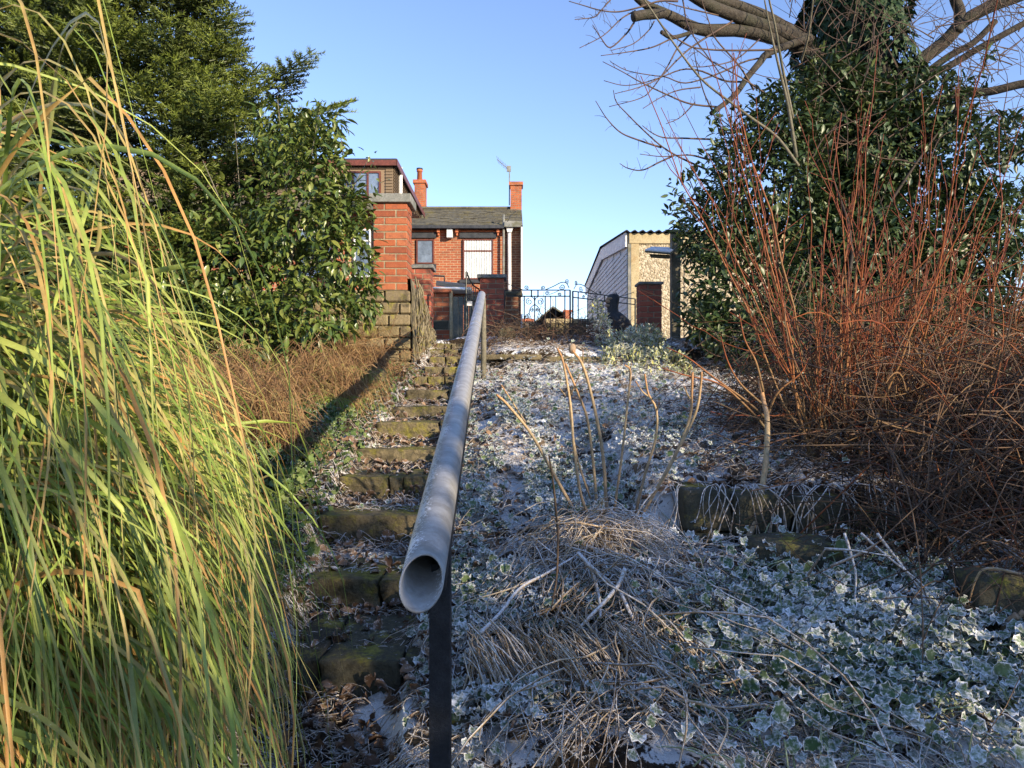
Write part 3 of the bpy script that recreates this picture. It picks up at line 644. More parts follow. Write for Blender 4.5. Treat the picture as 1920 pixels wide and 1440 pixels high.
fr = MB(); fr.tube([(pa[0], pa[1], zb1), tuple(pa)], 0.011, 6)
topc = smooth_curve([pa, pa * 0.5 + pb * 0.5 + np.array([0, 0, -0.03]), pb + np.array([0, 0, 0.04]), pb + np.array([0, 0, -0.02])], 12)
fr.tube(list(topc), 0.011, 5); fr.tube([(pb[0], pb[1], zb2), (pb[0], pb[1], pb[2])], 0.011, 6); fr.tube([(pa[0], pa[1], zb1), (pb[0], pb[1], zb2)], 0.011, 5)
fr.tube([(pa[0], pa[1], zb1 + 0.42), (pb[0], pb[1], zb2 + 0.42)], 0.009, 5); fr.build('frame', m_iron, sg_)
for k in range(1, 7):
    t = k / 7; c = pa + (pb - pa) * t; ztop = np.interp(t, np.linspace(0, 1, 12), topc[:, 2]); MB().tube([(c[0], c[1], zb1), (c[0], c[1], ztop)], 0.006, 4).build('bar', m_iron, sg_)
for k in range(3):
    c = pa + (pb - pa) * (0.1 + 0.2 * k); ex = norm(pb - pa); MB().tube(scroll((c[0], c[1], np.interp(0.1 + 0.2 * k, np.linspace(0, 1, 12), topc[:, 2]) + 0.03), 0.025, 1.2, -1.5, k % 2 == 0, ex, np.array([0, 0, 1.0])), 0.004, 4).build('scroll', m_iron, sg_)
lp = P(882, 570, 9.2); MB().box(lp[0] - 0.04, lp[0] + 0.025, 9.16, 9.18, lp[2] - 0.025, lp[2] + 0.03).build('lock_plate', m_white, sg_)
MB().tube([(lp[0] + 0.03, 9.17, lp[2] - 0.03), (lp[0] + 0.035, 9.15, lp[2] - 0.09)], [0.014, 0.01], 6).build('padlock', m_dark, sg_)

# ------------------------------------------------------------------ outbuilding behind the small gate
ob = empty('outbuilding', (-1.5, 11.6, 0.6), 'low brick outbuilding with snowy flat roof and boarded door behind the small gate', 'outbuilding')
x0, x1, yb, z0, z1 = -1.85, P(843, 0, 11.5)[0], 11.5, 0.55, P(0, 549, 11.5)[2]
MB().box(x0, x1 - 0.004, yb + 0.006, yb + 2.2, z0, z1).build('mortar_core', m_mortar, ob)
n = int((z1 - z0) / 0.075)
for i in range(n):
    z = z1 - 0.075 * (i + 0.5) - 0.0; x = x1 - (0.112 if i % 2 else 0)
    if i in (6, 7):
        if i == 7:
            brick_obj('stone', (0.5, 0.1, 0.138), m_stone_dark, (x1 - 0.27, yb + 0.05, z + 0.0375), ob, 0, 0.008)
            brick_obj('stone', (0.3, 0.1, 0.138), m_stone_dark, (x1 - 0.68, yb + 0.05, z + 0.0375), ob, 0, 0.008)
        continue
    if i % 2: brick_obj('brick', (0.102, 0.1, 0.065), m_brick, (x1 - 0.056, yb + 0.05, z), ob)
    while x - 0.225 > x0: brick_obj('brick', (0.215, 0.1, 0.065), m_brick, (x - 0.1125, yb + 0.05, z), ob); x -= 0.225
MB().box(x0, x1 + 0.03, yb - 0.05, yb + 2.2, z1 + 0.002, z1 + 0.045).build('roof', m_terracotta, ob)
V, F = rock((x1 - x0 + 0.4, 2.1, 0.05), 55, 10, 0.03, 0.1); child(mk('snow_cover', V + np.array([(x0 + x1) / 2 + 0.15, yb + 1.05, z1 + 0.075]), F, m_snow, None, True), ob)
MB().box(x1 + 0.0, x1 + 0.045, yb - 0.01, yb + 0.06, z0, z1 + 0.03).build('door_frame', m_timber, ob)
MB().box(x1 + 0.045, x1 + 0.9, yb + 0.5, yb + 0.6, 1.35, 1.56).build('rear_wall', m_house_brick, ob)
bx = x1 + 0.055
for k in range(9):
    brick_obj('board', (0.078, 0.022, 0.86), m_gateboard, (bx + 0.04 + 0.085 * k, yb + 0.03, z0 + 0.44), ob, 0, 0.003)
MB().tube([P(818, 531, 12.2), P(872, 537, 12.2)], 0.045, 8).build('roof_pipe', m_stalk, ob)
MB().tube([P(808, 517, 12.3), P(833, 518, 12.3), P(833, 531, 12.3)], 0.016, 5).build('bracket', m_wood, ob)
mbd = empty('boundary_wall', P(958, 640, 12.2), 'short dark brick wall with frosty top between the gatepost and the wide gate', 'wall')
MB().box(P(928, 0, 12.2)[0], P(972, 0, 12.2)[0], 12.2, 12.5, 0.5, P(0, 556, 12.2)[2]).build('brickwork', m_side_brick, mbd)
V, F = rock((0.5, 0.34, 0.08), 77, 7, 0.06, 0.2); child(mk('coping_stone', V + np.array(P(952, 552, 12.3)), F, m_stone_dark, None, True), mbd)

# ------------------------------------------------------------------ houses
ha = empty('brick_house', (-1.5, 23, 0.6), 'red brick house with slate roof and right-hand chimney beyond the small gate', 'house', 'brick houses above the garden')
Yh = 22.0
def PX(u, Y=Yh): return (u - 960) / FPX * Y
def PZ(v, Y=Yh): return (720 - v) / FPX * Y
xL, xR = -3.9, PX(976.5)
ez_ = PZ(426); mb = MB(); mb.box(xL, xR, Yh, Yh + 5.0, 0.3, ez_); mb.build('wall', m_house_brick, ha)
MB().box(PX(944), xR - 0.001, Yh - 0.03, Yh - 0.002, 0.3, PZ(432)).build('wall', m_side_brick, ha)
roof = MB(); rz = PZ(392, Yh + 2.5)
roof.prism([(xL, Yh - 0.2, ez_ + 0.0), (xL, Yh + 2.5, rz), (xL, Yh + 5.2, ez_), (xL, Yh + 5.2, ez_ - 0.06), (xL, Yh + 2.5, rz - 0.1), (xL, Yh - 0.2, ez_ - 0.05)], (xR + 0.06 - xL, 0, 0))
rf = roof.build('roof', m_slate, ha)
# slate courses as thin steps
sl = MB(); k = 13
for i in range(k):
    t0, t1 = i / k, (i + 1) / k; y0 = Yh - 0.2 + 2.7 * t0; y1 = Yh - 0.2 + 2.7 * t1 + 0.03; za = ez_ + (rz - ez_) * t0 + 0.025; zb_ = ez_ + (rz - ez_) * t1 + 0.008
    x = xL
    while x < xR + 0.04:
        wd = min(random.uniform(0.22, 0.34), xR + 0.05 - x); j = random.uniform(-0.006, 0.008)
        sl.prism([(x + 0.004, y0 + random.uniform(-.01, .01), za + j), (x + wd - 0.004, y0, za + j), (x + wd - 0.004, y1, zb_ + j), (x + 0.004, y1, zb_ + j)], (0, 0, -0.018)); x += wd
o = sl.build('slates', m_slate, ha); o['kind'] = 'stuff'
MB().box(xL, xR + 0.06, Yh + 2.42, Yh + 2.58, rz + 0.0, rz + 0.07).build('ridge', m_slate, ha)
MB().box(xL, PX(945), Yh - 0.34, Yh - 0.21, ez_ - 0.10, ez_ - 0.01).build('gutter', m_dark, ha)
MB().box(PX(946), xR + 0.05, Yh - 0.34, Yh - 0.21, ez_ - 0.06, ez_ + 0.12).build('gutter', m_cap, ha)
MB().box(xL, PX(943), Yh - 0.06, Yh - 0.004, PZ(436), ez_ - 0.11).build('fascia', m_terracotta, ha)
for u in (823, 857.5, 934): MB().box(PX(u - 2.6), PX(u + 2.6), Yh - 0.20, Yh - 0.06, PZ(438), PZ(427.5)).box(PX(u - 1.4), PX(u + 1.4), Yh - 0.14, Yh - 0.03, PZ(443), PZ(438)).build('corbel', m_terracotta, ha)
def window(T, u0, v0, u1, v1, Y, frame, bars=(), glass=m_glass, name='window', t=2.4, blinds=False):
    X = lambda u: PX(u, Y); Z = lambda v: PZ(v, Y)
    mb = MB(); a = 0.05
    mb.box(X(u0), X(u0 + t), Y - a, Y + 0.03, Z(v1), Z(v0)).box(X(u1 - t), X(u1), Y - a, Y + 0.03, Z(v1), Z(v0))
    mb.box(X(u0 + t), X(u1 - t), Y - a + .001, Y + 0.03, Z(v0 + t), Z(v0)).box(X(u0 + t), X(u1 - t), Y - a + .001, Y + 0.03, Z(v1), Z(v1 - t))
    for kind, p in bars:
        if kind == 'h': mb.box(X(u0 + t), X(u1 - t), Y - a + .002, Y + 0.02, Z(p + 1.4), Z(p - 1.4))
        else: mb.box(X(p - 1.8), X(p + 1.8), Y - a + .002, Y + 0.02, Z(v1 - t), Z(v0 + t))
    f = mb.build(name, frame, T)
    g = MB().box(X(u0 + t) + .002, X(u1 - t) - .002, Y - 0.02, Y - 0.008, Z(v1 - t) + .002, Z(v0 + t) - .002).build('pane', m_glass if not blinds else m_blind)
    g.parent = f
    if blinds:
        b = MB(); u = u0 + t + 0.6
        while u < u1 - t - 1: b.box(X(u), X(u + 2.8), Y - 0.032, Y - 0.0215, Z(v1 - t) + .004, Z(v0 + t) - .004); u += 4.7
        b.build('blinds', m_white).parent = f
    return f
window(ha, 781, 449, 814, 495, Yh - 0.02, m_brown_frame); window(ha, 868, 449, 925, 524, Yh - 0.02, m_brown_frame, [('h', 471)], blinds=True)
for (a, b, c, d, nm) in ((773, 437, 818, 447, 'lintel'), (775, 496, 818, 503, 'sill'), (862, 437, 931, 447, 'lintel'), (862, 525, 930, 531, 'sill')):
    MB().box(PX(a), PX(b and c), Yh - 0.09, Yh - 0.003, PZ(d), PZ(b)).build(nm, m_dark, ha)
tag(MB().box(PX(839), PX(849.5), Yh - 0.25, Yh - 0.06, PZ(448), PZ(431)).build('alarm_box', m_pale), 'pale green alarm box under the eaves of the slate-roofed house', 'alarm box')
MB().tube([(PX(955), Yh - 0.14, PZ(437)), (PX(955.5), Yh - 0.14, PZ(560))], 0.055, 8).build('downpipe', m_white, ha)
MB().prism([(PX(949), Yh - 0.24, PZ(428)), (PX(963), Yh - 0.24, PZ(428)), (PX(959), Yh - 0.24, PZ(438)), (PX(951.5), Yh - 0.24, PZ(438))], (0, 0.2, 0)).build('hopper', m_white, ha)
MB().tube([(PX(944.5), Yh - 0.16, PZ(405)), (PX(944), Yh - 0.16, PZ(516))], 0.035, 8).build('vent_pipe', m_cap, ha)
MB().tube([(PX(968), Yh - 0.3, PZ(400)), (PX(958), Yh - 0.3, PZ(408)), (PX(952), Yh - 0.35, PZ(420))], 0.01, 4).build('cable', m_dark, ha)
MB().box(xR + 0.002, xR + 0.05, Yh - 0.34, Yh + 5, 0.3, ez_ - 0.02).build('end_trim', m_white, ha)
def chimney(T, u0, u1, v0, Y, zb, dep=0.5, mat=None, pot=None):
    x0, x1, z1 = PX(u0, Y), PX(u1, Y), PZ(v0, Y)
    ch_ = MB().box(x0, x1, Y, Y + dep, zb, z1 - 0.12).build('chimney', m_chim, T)
    c = MB().box(x0 - 0.05, x1 + 0.05, Y - 0.05, Y + dep + 0.05, z1 - 0.12, z1).build('chimney_cap', m_chim); c.parent = ch_
    MB().box(x1 + 0.001, x1 + 0.004, Y, Y + dep, zb, z1 - 0.121).build('side_face', m_chim_y).parent = ch_
    if pot:
        pu0, pu1, pv = pot; xc = (PX(pu0, Y) + PX(pu1, Y)) / 2; rr = (PX(pu1, Y) - PX(pu0, Y)) / 2; zt = PZ(pv, Y)
        MB().tube([(xc, Y + dep / 2, z1), (xc, Y + dep / 2, zt - 0.12), (xc, Y + dep / 2, zt - 0.12), (xc, Y + dep / 2, zt - 0.06)], [rr * 1.0, rr * 0.85, rr * 1.1, rr * 1.1], 12).build('chimney_pot', m_terracotta, None, True).parent = ch_
        MB().tube([(xc, Y + dep / 2, zt - 0.055), (xc, Y + dep / 2, zt)], [rr * 1.15] * 2, 12).build('cowl', m_dark, None, True).parent = ch_
    return ch_
chimney(ha, 957, 978, 341, Yh + 2.3, rz - 0.5, 0.45)
# aerial
aer = empty('television_aerial', P(954, 392, Yh + 2.4), 'thin television aerial mast beside the right-hand chimney', 'aerial')
Ya = Yh + 2.4
MB().tube([P(955, 385, Ya), P(955.5, 312, Ya)], 0.018, 6).build('mast', m_cap, aer)
MB().tube([P(932, 299, Ya), P(954, 318, Ya)], 0.012, 5).build('boom', m_cap, aer)
for k in range(7):
    c = np.array(P(933 + k * 3.2, 300 + k * 2.8, Ya)); MB().tube([c + np.array([-0.03, -0.25, 0.06]), c + np.array([0.03, 0.25, -0.04])], 0.006, 4).build('element', m_cap, aer)
MB().box(PX(950, Ya), PX(958, Ya), Ya - 0.02, Ya + 0.02, PZ(322, Ya), PZ(311, Ya)).build('reflector', m_cap, aer)
# the closer house with the dormer
hb = empty('brick_house', (-5, 17, 0.6), 'brick house with tile-hung flat dormer rising behind the green shrub', 'house', 'brick houses above the garden')
Yb = 16.0
MB().box(-11, PX(742, Yb), Yb + 0.5, Yb + 2.3, 0.3, PZ(372, Yb)).build('wall', m_house_brick, hb)
xd = PX(737, Yb); zd0, zd1 = PZ(372, Yb), PZ(306, Yb)
MB().prism([(-9.5, Yb, zd0), (-9.5, Yb, zd1), (-9.5, Yb + 4.8, zd1), (-9.5, Yb + 4.8, zd1 - 0.12)], (9.5 + xd, 0, 0)).build('dormer', m_tile, hb)
for u0 in (0,):
    tl = MB(); nrow = 12; hh = (zd1 - zd0) / nrow
    for i in range(nrow):
        x = xd - 0.0; z = zd0 + hh * i
        while x > -6.0:
            wd = 0.17
            if not (PX(640, Yb) < x - wd / 2 < PX(716, Yb) and z < PZ(318, Yb)): tl.prism([(x - wd + .006, Yb - 0.028, z), (x - .002, Yb - 0.028, z), (x - .002, Yb - 0.004, z + hh), (x - wd + .006, Yb - 0.004, z + hh)], (0, -0.012, 0))
            x -= wd
        y = Yb
        while y < Yb + 0.1 + 4.6 * max(0.0, min(1.0, (z - zd0 + 0.02) / (zd1 - zd0 - 0.12))): tl.prism([(xd + .028, y + .006, z), (xd + .028, y + .166, z), (xd + .004, y + .166, z + hh), (xd + .004, y + .006, z + hh)], (0.012, 0, 0)); y += 0.172
    o = tl.build('hung_tiles', m_tile, hb); o['kind'] = 'stuff'
MB().box(-9.7, xd + 0.10, Yb - 0.12, Yb + 4.9, zd1, zd1 + 0.07).build('dormer_roof', m_dark, hb)
MB().box(-9.7, xd + 0.11, Yb - 0.14, Yb - 0.121, zd1 - 0.09, zd1 + 0.03).box(xd + 0.101, xd + 0.12, Yb - 0.14, Yb + 4.9, zd1 - 0.09, zd1 + 0.05).build('fascia', m_brown_frame, hb)
window(hb, 642, 322, 714, 371, Yb - 0.03, m_brown_frame, [('v', 690), ('v', 662)], t=3.2)
MB().tube([(PX(751, Yb + 0.6), Yb + 0.6, PZ(380, Yb)), (PX(751, Yb + 0.6), Yb + 0.6, PZ(314, Yb + 0.6))], 0.045, 8).build('soil_pipe', m_white, hb)
window(hb, 664, 430, 696, 520, Yb + 0.47, m_white, [('h', 452)], t=3.0); window(hb, 560, 430, 620, 520, Yb + 0.47, m_white, [('h', 452), ('v', 590)], t=3.0)
MB().tube([(PX(702, Yb + .4), Yb + 0.42, PZ(560, Yb)), (PX(702, Yb + .4), Yb + 0.42, PZ(400, Yb))], 0.05, 8).build('downpipe', m_dark, hb)
MB().prism([(-10, Yb - 0.0, zd0 - 0.02), (-10, Yb + 0.6, zd0 - 0.02), (-10, Yb + 0.6, zd0 - 0.12), (-10, Yb - 0.2, zd0 - 0.3)], (10 + xd - 0.1, 0, 0)).build('eaves', m_slate, hb)
chimney(hb, 777, 796, 337, 25.2, 4.5, 0.6, pot=(779.5, 790, 311))

# ------------------------------------------------------------------ garage
gg = empty('garage', (3.2, 13.2, 0.6), 'pebble-dashed garage with white-clad gable and corrugated roof behind the brick gatepost', 'garage')
Yg = 13.0; gxl = (1177 - 960) / FPX * Yg; gz = PZ(437, Yg); apz = PZ(468, 16.5)
mb = MB(); mb.box(gxl + 0.02, 8.5, Yg + 0.02, 20, 0.3, gz - 0.02); mb.build('wall', m_mortar, gg)
px_ = gxl + 0.06
for k in range(6):
    MB().box(px_ + 0.0, px_ + 0.97, Yg - 0.02, Yg + 0.018, 0.3, gz - 0.20).build('panel', m_pebble, gg)
    MB().box(px_ + 0.972, px_ + 1.05, Yg - 0.035, Yg + 0.018, 0.3, gz - 0.20).build('pilaster', m_pebble, gg); px_ += 1.053
MB().box(gxl, gxl + 0.055, Yg - 0.04, Yg + 0.02, 0.3, gz - 0.02).build('corner_post', m_cap, gg)
MB().box(gxl + 0.056, gxl + 0.20, Yg - 0.045, Yg - 0.021, 0.3, gz - 0.2).build('corner_strip', m_timber, gg)
MB().box(gxl + 0.02, 8.5, Yg - 0.06, Yg + 0.018, gz - 0.199, gz - 0.02).build('eaves_board', m_timber, gg)
# gable wall with siding
gb = MB(); gb.prism([(gxl + 0.01, Yg + 0.03, 0.3), (gxl + 0.01, 20, 0.3), (gxl + 0.01, 20, gz), (gxl + 0.01, 16.5, apz), (gxl + 0.01, Yg + 0.03, gz)], (0.008, 0, 0)); gb.build('gable', m_pale, gg)
z = 0.3
while z < apz - 0.2:
    def ylim(z):
        if z < gz - 0.25: return Yg + 0.05, 19.95
        t = (z - gz + 0.25) / (apz - gz); return Yg + 0.05 + t * (16.5 - Yg), 19.95 - t * 3.4
    a, b = ylim(z + 0.1)
    if b - a > 0.2: MB().prism([(gxl + 0.008, a, z), (gxl - 0.018, a, z), (gxl - 0.004, a, z + 0.098), (gxl + 0.008, a, z + 0.098)], (0, b - a, 0)).build('plank', m_pale, gg)
    z += 0.1
for (ya, za, yb_, zb_) in ((Yg - 0.05, gz - 0.02, 16.5, apz), (16.5, apz, 20.05, gz - 0.02)):
    MB().prism([(gxl - 0.05, ya, za - 0.24), (gxl - 0.05, yb_, zb_ - 0.24), (gxl - 0.05, yb_, zb_ + 0.02), (gxl - 0.05, ya, za + 0.02)], (0.028, 0, 0)).build('bargeboard', m_white, gg)
# corrugated roof sheets
def corr(y0, z0, y1, z1):
    xs = np.arange(gxl - 0.08, 8.6, 0.0183); zz = 0.022 * np.sin(xs * 2 * np.pi / 0.146); V = []
    for (y, z, t) in ((y0, z0, 0), (y1, z1, 0), (y1, z1, -0.012), (y0, z0, -0.012)): V += [(x, y, z + w_ + t) for x, w_ in zip(xs, zz)]
    n = len(xs); F = []
    for r_ in range(4):
        q = (r_ + 1) % 4
        for i in range(n - 1): F.append((r_ * n + i, r_ * n + i + 1, q * n + i + 1, q * n + i))
    return np.array(V), np.array(F)
for a in ((Yg - 0.14, gz + 0.01, 16.5, apz + 0.07), (20.1, gz + 0.01, 16.5, apz + 0.07)):
    V, F = corr(*a); child(mk('roof_sheet', V, F, m_dark, None, True), gg)

# ------------------------------------------------------------------ things beyond the wide gate
fh = empty('distant_house', (4, 46, 0.6), 'distant orange brick gabled house seen through the wide iron gate', 'house')
Yf = 46
gxa, gxb, gxm = PX(1002, Yf), PX(1068, Yf), PX(1036, Yf)
MB().prism([(gxa, Yf, 0), (gxb, Yf, 0), (gxb, Yf, PZ(598, Yf)), (gxm, Yf, PZ(579, Yf)), (gxa, Yf, PZ(612, Yf))], (0, 6, 0)).build('wall', m_house_brick, fh)
MB().prism([(gxa - .4, Yf - .3, PZ(618, Yf)), (gxm, Yf - .3, PZ(578, Yf)), (gxb + .4, Yf - .3, PZ(604, Yf)), (gxb + .4, Yf - .3, PZ(601, Yf)), (gxm, Yf - .3, PZ(574.5, Yf)), (gxa - .4, Yf - .3, PZ(614, Yf))], (0, 7, 0)).build('roof', m_slate, fh)
window(fh, 1015, 618, 1023, 632, Yf - 0.05, m_white, t=1.2); chimney(fh, 1058, 1071, 581, Yf - 1, 2, 1.0)
fr_ = empty('distant_cottage', (1, 60, 0.6), 'distant low house with slate roof and orange ridge beside the gable', 'house')
MB().box(PX(940, 60), PX(1001, 60), 60, 66, -1, PZ(626, 60)).build('wall', m_house_brick, fr_)
MB().prism([(PX(938, 60), 59.6, PZ(627, 60)), (PX(938, 60), 63, PZ(603, 63)), (PX(938, 60), 66.4, PZ(627, 66))], (PX(1003, 60) - PX(938, 60), 0, 0)).build('roof', m_slate, fr_)
MB().box(PX(938, 60), PX(1003, 60), 62.7, 63.3, PZ(604, 63), PZ(598, 63)).build('ridge', m_terracotta, fr_)
yw = empty('yard_wall', P(1070, 640, 14), 'low stone yard wall with yellowish coping seen through the wide gate', 'wall')
MB().box(PX(1026, 14), PX(1100, 14), 14, 14.4, 0.5, PZ(606, 14)).build('stonework', m_stone_wall, yw)
for k in range(3): brick_obj('coping_stone', (0.34, 0.46, 0.085), m_timber if k < 2 else m_cap, (PX(1037 + k * 32.5, 14), 14.2, PZ(606, 14) + 0.045), yw, 0, 0.01)
ft = empty('brick_terrace', (2, 80, 0.6), 'far row of brick houses on the rise behind the houses', 'house')
MB().box(-60, -12, 78, 86, -3, 3).build('wall', m_house_brick, ft); MB().prism([(-61, 77, 3), (-61, 82, 5.5), (-61, 87, 3)], (50, 0, 0)).build('roof', m_slate, ft)

# ------------------------------------------------------------------ bird table post
bt = empty('bird_table', P(1266, 640, 8.5), 'weathered wooden post with tilted frosty shelf in front of the garage', 'bird table')
pc = P(1266, 640, 8.5); V, F = rock((0.105, 0.105, PZ(432, 8.5) - 0.30), 9, 8, 0.008, 0.02)
child(mk('post', V + np.array([pc[0], 8.5, (PZ(432, 8.5) + 0.30) / 2]), F, m_wood), bt)
sa = P(1209, 469, 8.35); sb_ = P(1268, 465, 8.45)
top = [P(1209, 470, 8.25), P(1256, 474, 8.22), P(1268, 466, 8.62), P(1222, 464, 8.66)]
MB().prism([np.array(p) for p in top], (0, 0, -0.022)).build('shelf', m_wood, bt)
MB().prism([np.array(p) + np.array([0.0, 0, 0.012]) for p in top], (0, 0, -0.011)).build('snow_cover', m_snow, bt)
MB().prism([P(1219, 476, 8.3), P(1256, 478, 8.3), P(1256, 484, 8.3), P(1222, 482, 8.3)], (0, 0.05, 0)).build('bracket', m_wood, bt)

# ------------------------------------------------------------------ statue
st = empty('garden_statue', P(1155, 640, 8.3), 'dark head-and-shoulders garden statue facing left above the variegated shrub', 'statue')
def lathe_profile(pts, sides=20, squash=(1, 0.8)):
    V = []; 
    for (cx, z, rx) in pts:
        for j in range(sides):
            a = 2 * math.pi * j / sides; V.append((cx + rx * squash[0] * math.cos(a), rx * squash[1] * math.sin(a), z))
    F = []
    for i in range(len(pts) - 1):
        for j in range(sides): k = (j + 1) % sides; F.append((i * sides + j, i * sides + k, (i + 1) * sides + k, (i + 1) * sides + j))
    V = np.array(V); return V, np.array(F)
sp = 8.3 / FPX
prof = [(1178, 640, 9), (1172, 628, 20), (1166, 614, 21), (1160, 600, 20), (1154, 590, 15), (1150, 584, 10.5), (1149, 578, 10.2), (1149, 571, 11), (1149, 565, 12), (1149.5, 559, 12.4), (1150, 554, 10.5), (1150.5, 551.5, 7), (1151, 550.5, 1)]
V, F = lathe_profile([((u - 960) * sp, (720 - v) * sp, r_ * sp) for u, v, r_ in prof], 24)
V[:, 1] += 8.3; body = mk('figure', V, F, m_statue, None, True); child(body, st)
mb = MB(); V, F = rock((0.05, 0.06, 0.035), 21, 5, 0.1, 0.6); mb.add(V + np.array(P(1140, 565, 8.28)), F); V, F = rock((0.05, 0.05, 0.03), 22, 5, 0.1, 0.6); mb.add(V + np.array(P(1139, 573, 8.28)), F)
V, F = rock((0.07, 0.08, 0.03), 23, 5, 0.1, 0.6); mb.add(V + np.array(P(1143, 560, 8.28)), F); mb.build('face', m_stalk, st, True)  # pale straw colour paints the light on the dark statue's face
V, F = rock((0.03, 0.06, 0.03), 24, 5, 0.1, 0.6)
# ------------------------------------------------------------------ unseen hedge, added behind the camera to cast the foreground shade
def leaf_volume(n, centers, radii, kind, size, r=rng, shell=0.55, updir=0.3):
    """leaves spread in the outer part of a set of ellipsoids"""
    centers = np.array(centers, float); radii = np.array(radii, float)
    wgt = (radii.prod(1)) ** 0.67; ci = r.choice(len(centers), n, p=wgt / wgt.sum())
    d = rand_dirs(n, r); rad = shell + (1 - shell) * r.random(n) ** 0.7
    lump = 1 + 0.16 * np.sin(d @ np.array([5, 3, 4]) + ci) * np.sin(d @ np.array([-4, 6, 3]) + 2 * ci)
    pos = centers[ci] + d * radii[ci] * (rad * lump)[:, None]
    dirn = norm(d * 0.8 + rand_dirs(n, r) * 0.8 + np.array([0, 0, -0.1])); up = norm(d * 0.7 + np.array([0, 0, 0.6 + updir]) + rand_dirs(n, r) * 0.5)
    sz = size * r.uniform(0.5, 1.3, n)
    V, F, E, I = leaves(kind, pos, dirn, up, sz); return V, F, E, I, pos, dirn, up, sz
pb0 = np.array([0.18 * -1, 1.8]); sdir = np.array([S.x, S.y]) / math.hypot(S.x, S.y); perp = np.array([-sdir[1], sdir[0]])
D0 = 8.5; ztop = -0.20 + D0 * math.tan(R(SUN_EL)); cen = []; rad = []
hed = empty('shade_hedge', (pb0[0] + sdir[0] * D0, pb0[1] + sdir[1] * D0, -1.4), 'unseen evergreen hedge added behind the viewpoint to shade the foreground', 'hedge')
hp = []; hu = []
rh = np.random.default_rng(5)
nh = 26000; tt = rh.uniform(-11, 12, nh); zz = rh.uniform(-1.6, 1, nh); dep = rh.uniform(-0.6, 0.6, nh)
top = ztop + 0.10 * np.sin(tt * 2.1) + 0.07 * np.sin(tt * 5.3 + 1)
zz = -1.6 + (top + 1.6) * rh.random(nh) ** 0.8
pos = np.stack([pb0[0] + sdir[0] * (D0 + dep) + perp[0] * tt, pb0[1] + sdir[1] * (D0 + dep) + perp[1] * tt, zz], -1)
V, F, E, I = leaves('small', pos, rand_dirs(nh, rh), rand_dirs(nh, rh), rh.uniform(0.14, 0.24, nh))
o = mk('foliage', V, F, m_laurel, None, False, {'rnd': rh.random(nh)[I]}); child(o, hed); o['kind'] = 'stuff'

# ------------------------------------------------------------------ plant helpers
def stuff(o, label, cat, kind='stuff'): return tag(o, label, cat, None, kind)
def ground_pts(n, xf, ylo, yhi, r, power=1.0):
    """points on the ground, denser nearer the path's foot; xf(y)->(lo,hi)"""
    t = r.random(n)
    y = ylo * (yhi / ylo) ** t if power else ylo + (yhi - ylo) * t
    lo, hi = xf(y); x = lo + (hi - lo) * r.random(n)
    return x, y
def straws(n, x, y, length, r, lift=0.03, rad=0.0016, bias=(0, -0.5), arch=0.06, nseg=5, wig=0.08):
    L = length * r.uniform(0.4, 1.2, n); a = r.uniform(0, 2 * np.pi, n)
    d = np.stack([np.cos(a) + bias[0], np.sin(a) * 0.8 + bias[1]], -1); d /= np.linalg.norm(d, axis=1, keepdims=True) + 1e-6
    t = np.linspace(0, 1, nseg)[None]; px = x[:, None] + d[:, :1] * L[:, None] * t; py = y[:, None] + d[:, 1:] * L[:, None] * t
    px = px + wig * L[:, None] * np.sin(t * 5 + r.uniform(0, 6, (n, 1))); py = py + wig * L[:, None] * np.cos(t * 4 + r.uniform(0, 6, (n, 1)))
    base = H(px, py, True); z = np.maximum(base, 0.5 * base + 0.5 * (base[:, :1] * (1 - t) + base[:, -1:] * t))
    z = z + (lift if np.ndim(lift) == 0 else lift[:, None]) * r.random((n, 1)) + arch * r.random((n, 1)) * np.sin(t * np.pi) * (L[:, None] / length)
    Pm = np.stack([px, py, z], -1); Rm = rad * r.uniform(0.6, 1.7, (n, 1)) * (1 - 0.5 * t)
    V, F, I = tubes(Pm, Rm, 3, False); return V, F, r.random(n)[I]
def curve_obj(name, pts, r0, r1, mat, n=14, sides=6, parent=None, attr=True):
    p = smooth_curve(pts, n); rr = np.linspace(r0, r1, n)
    V, F, I = tubes(p[None], rr[None], sides); tt = np.repeat(np.linspace(0, 1, n), sides)
    o = mk(name, V, F, mat, None, True, {'tt': tt, 'rnd': np.full(len(V), random.random())})
    if parent is not None: child(o, parent)
    return o
def px_curve(pts, Y0, Y1, sc=1.0, ox=0, oy=0):
    k = len(pts); return [P(ox + p[0] / sc, oy + p[1] / sc, Y0 + (Y1 - Y0) * i / max(k - 1, 1)) for i, p in enumerate(pts)]

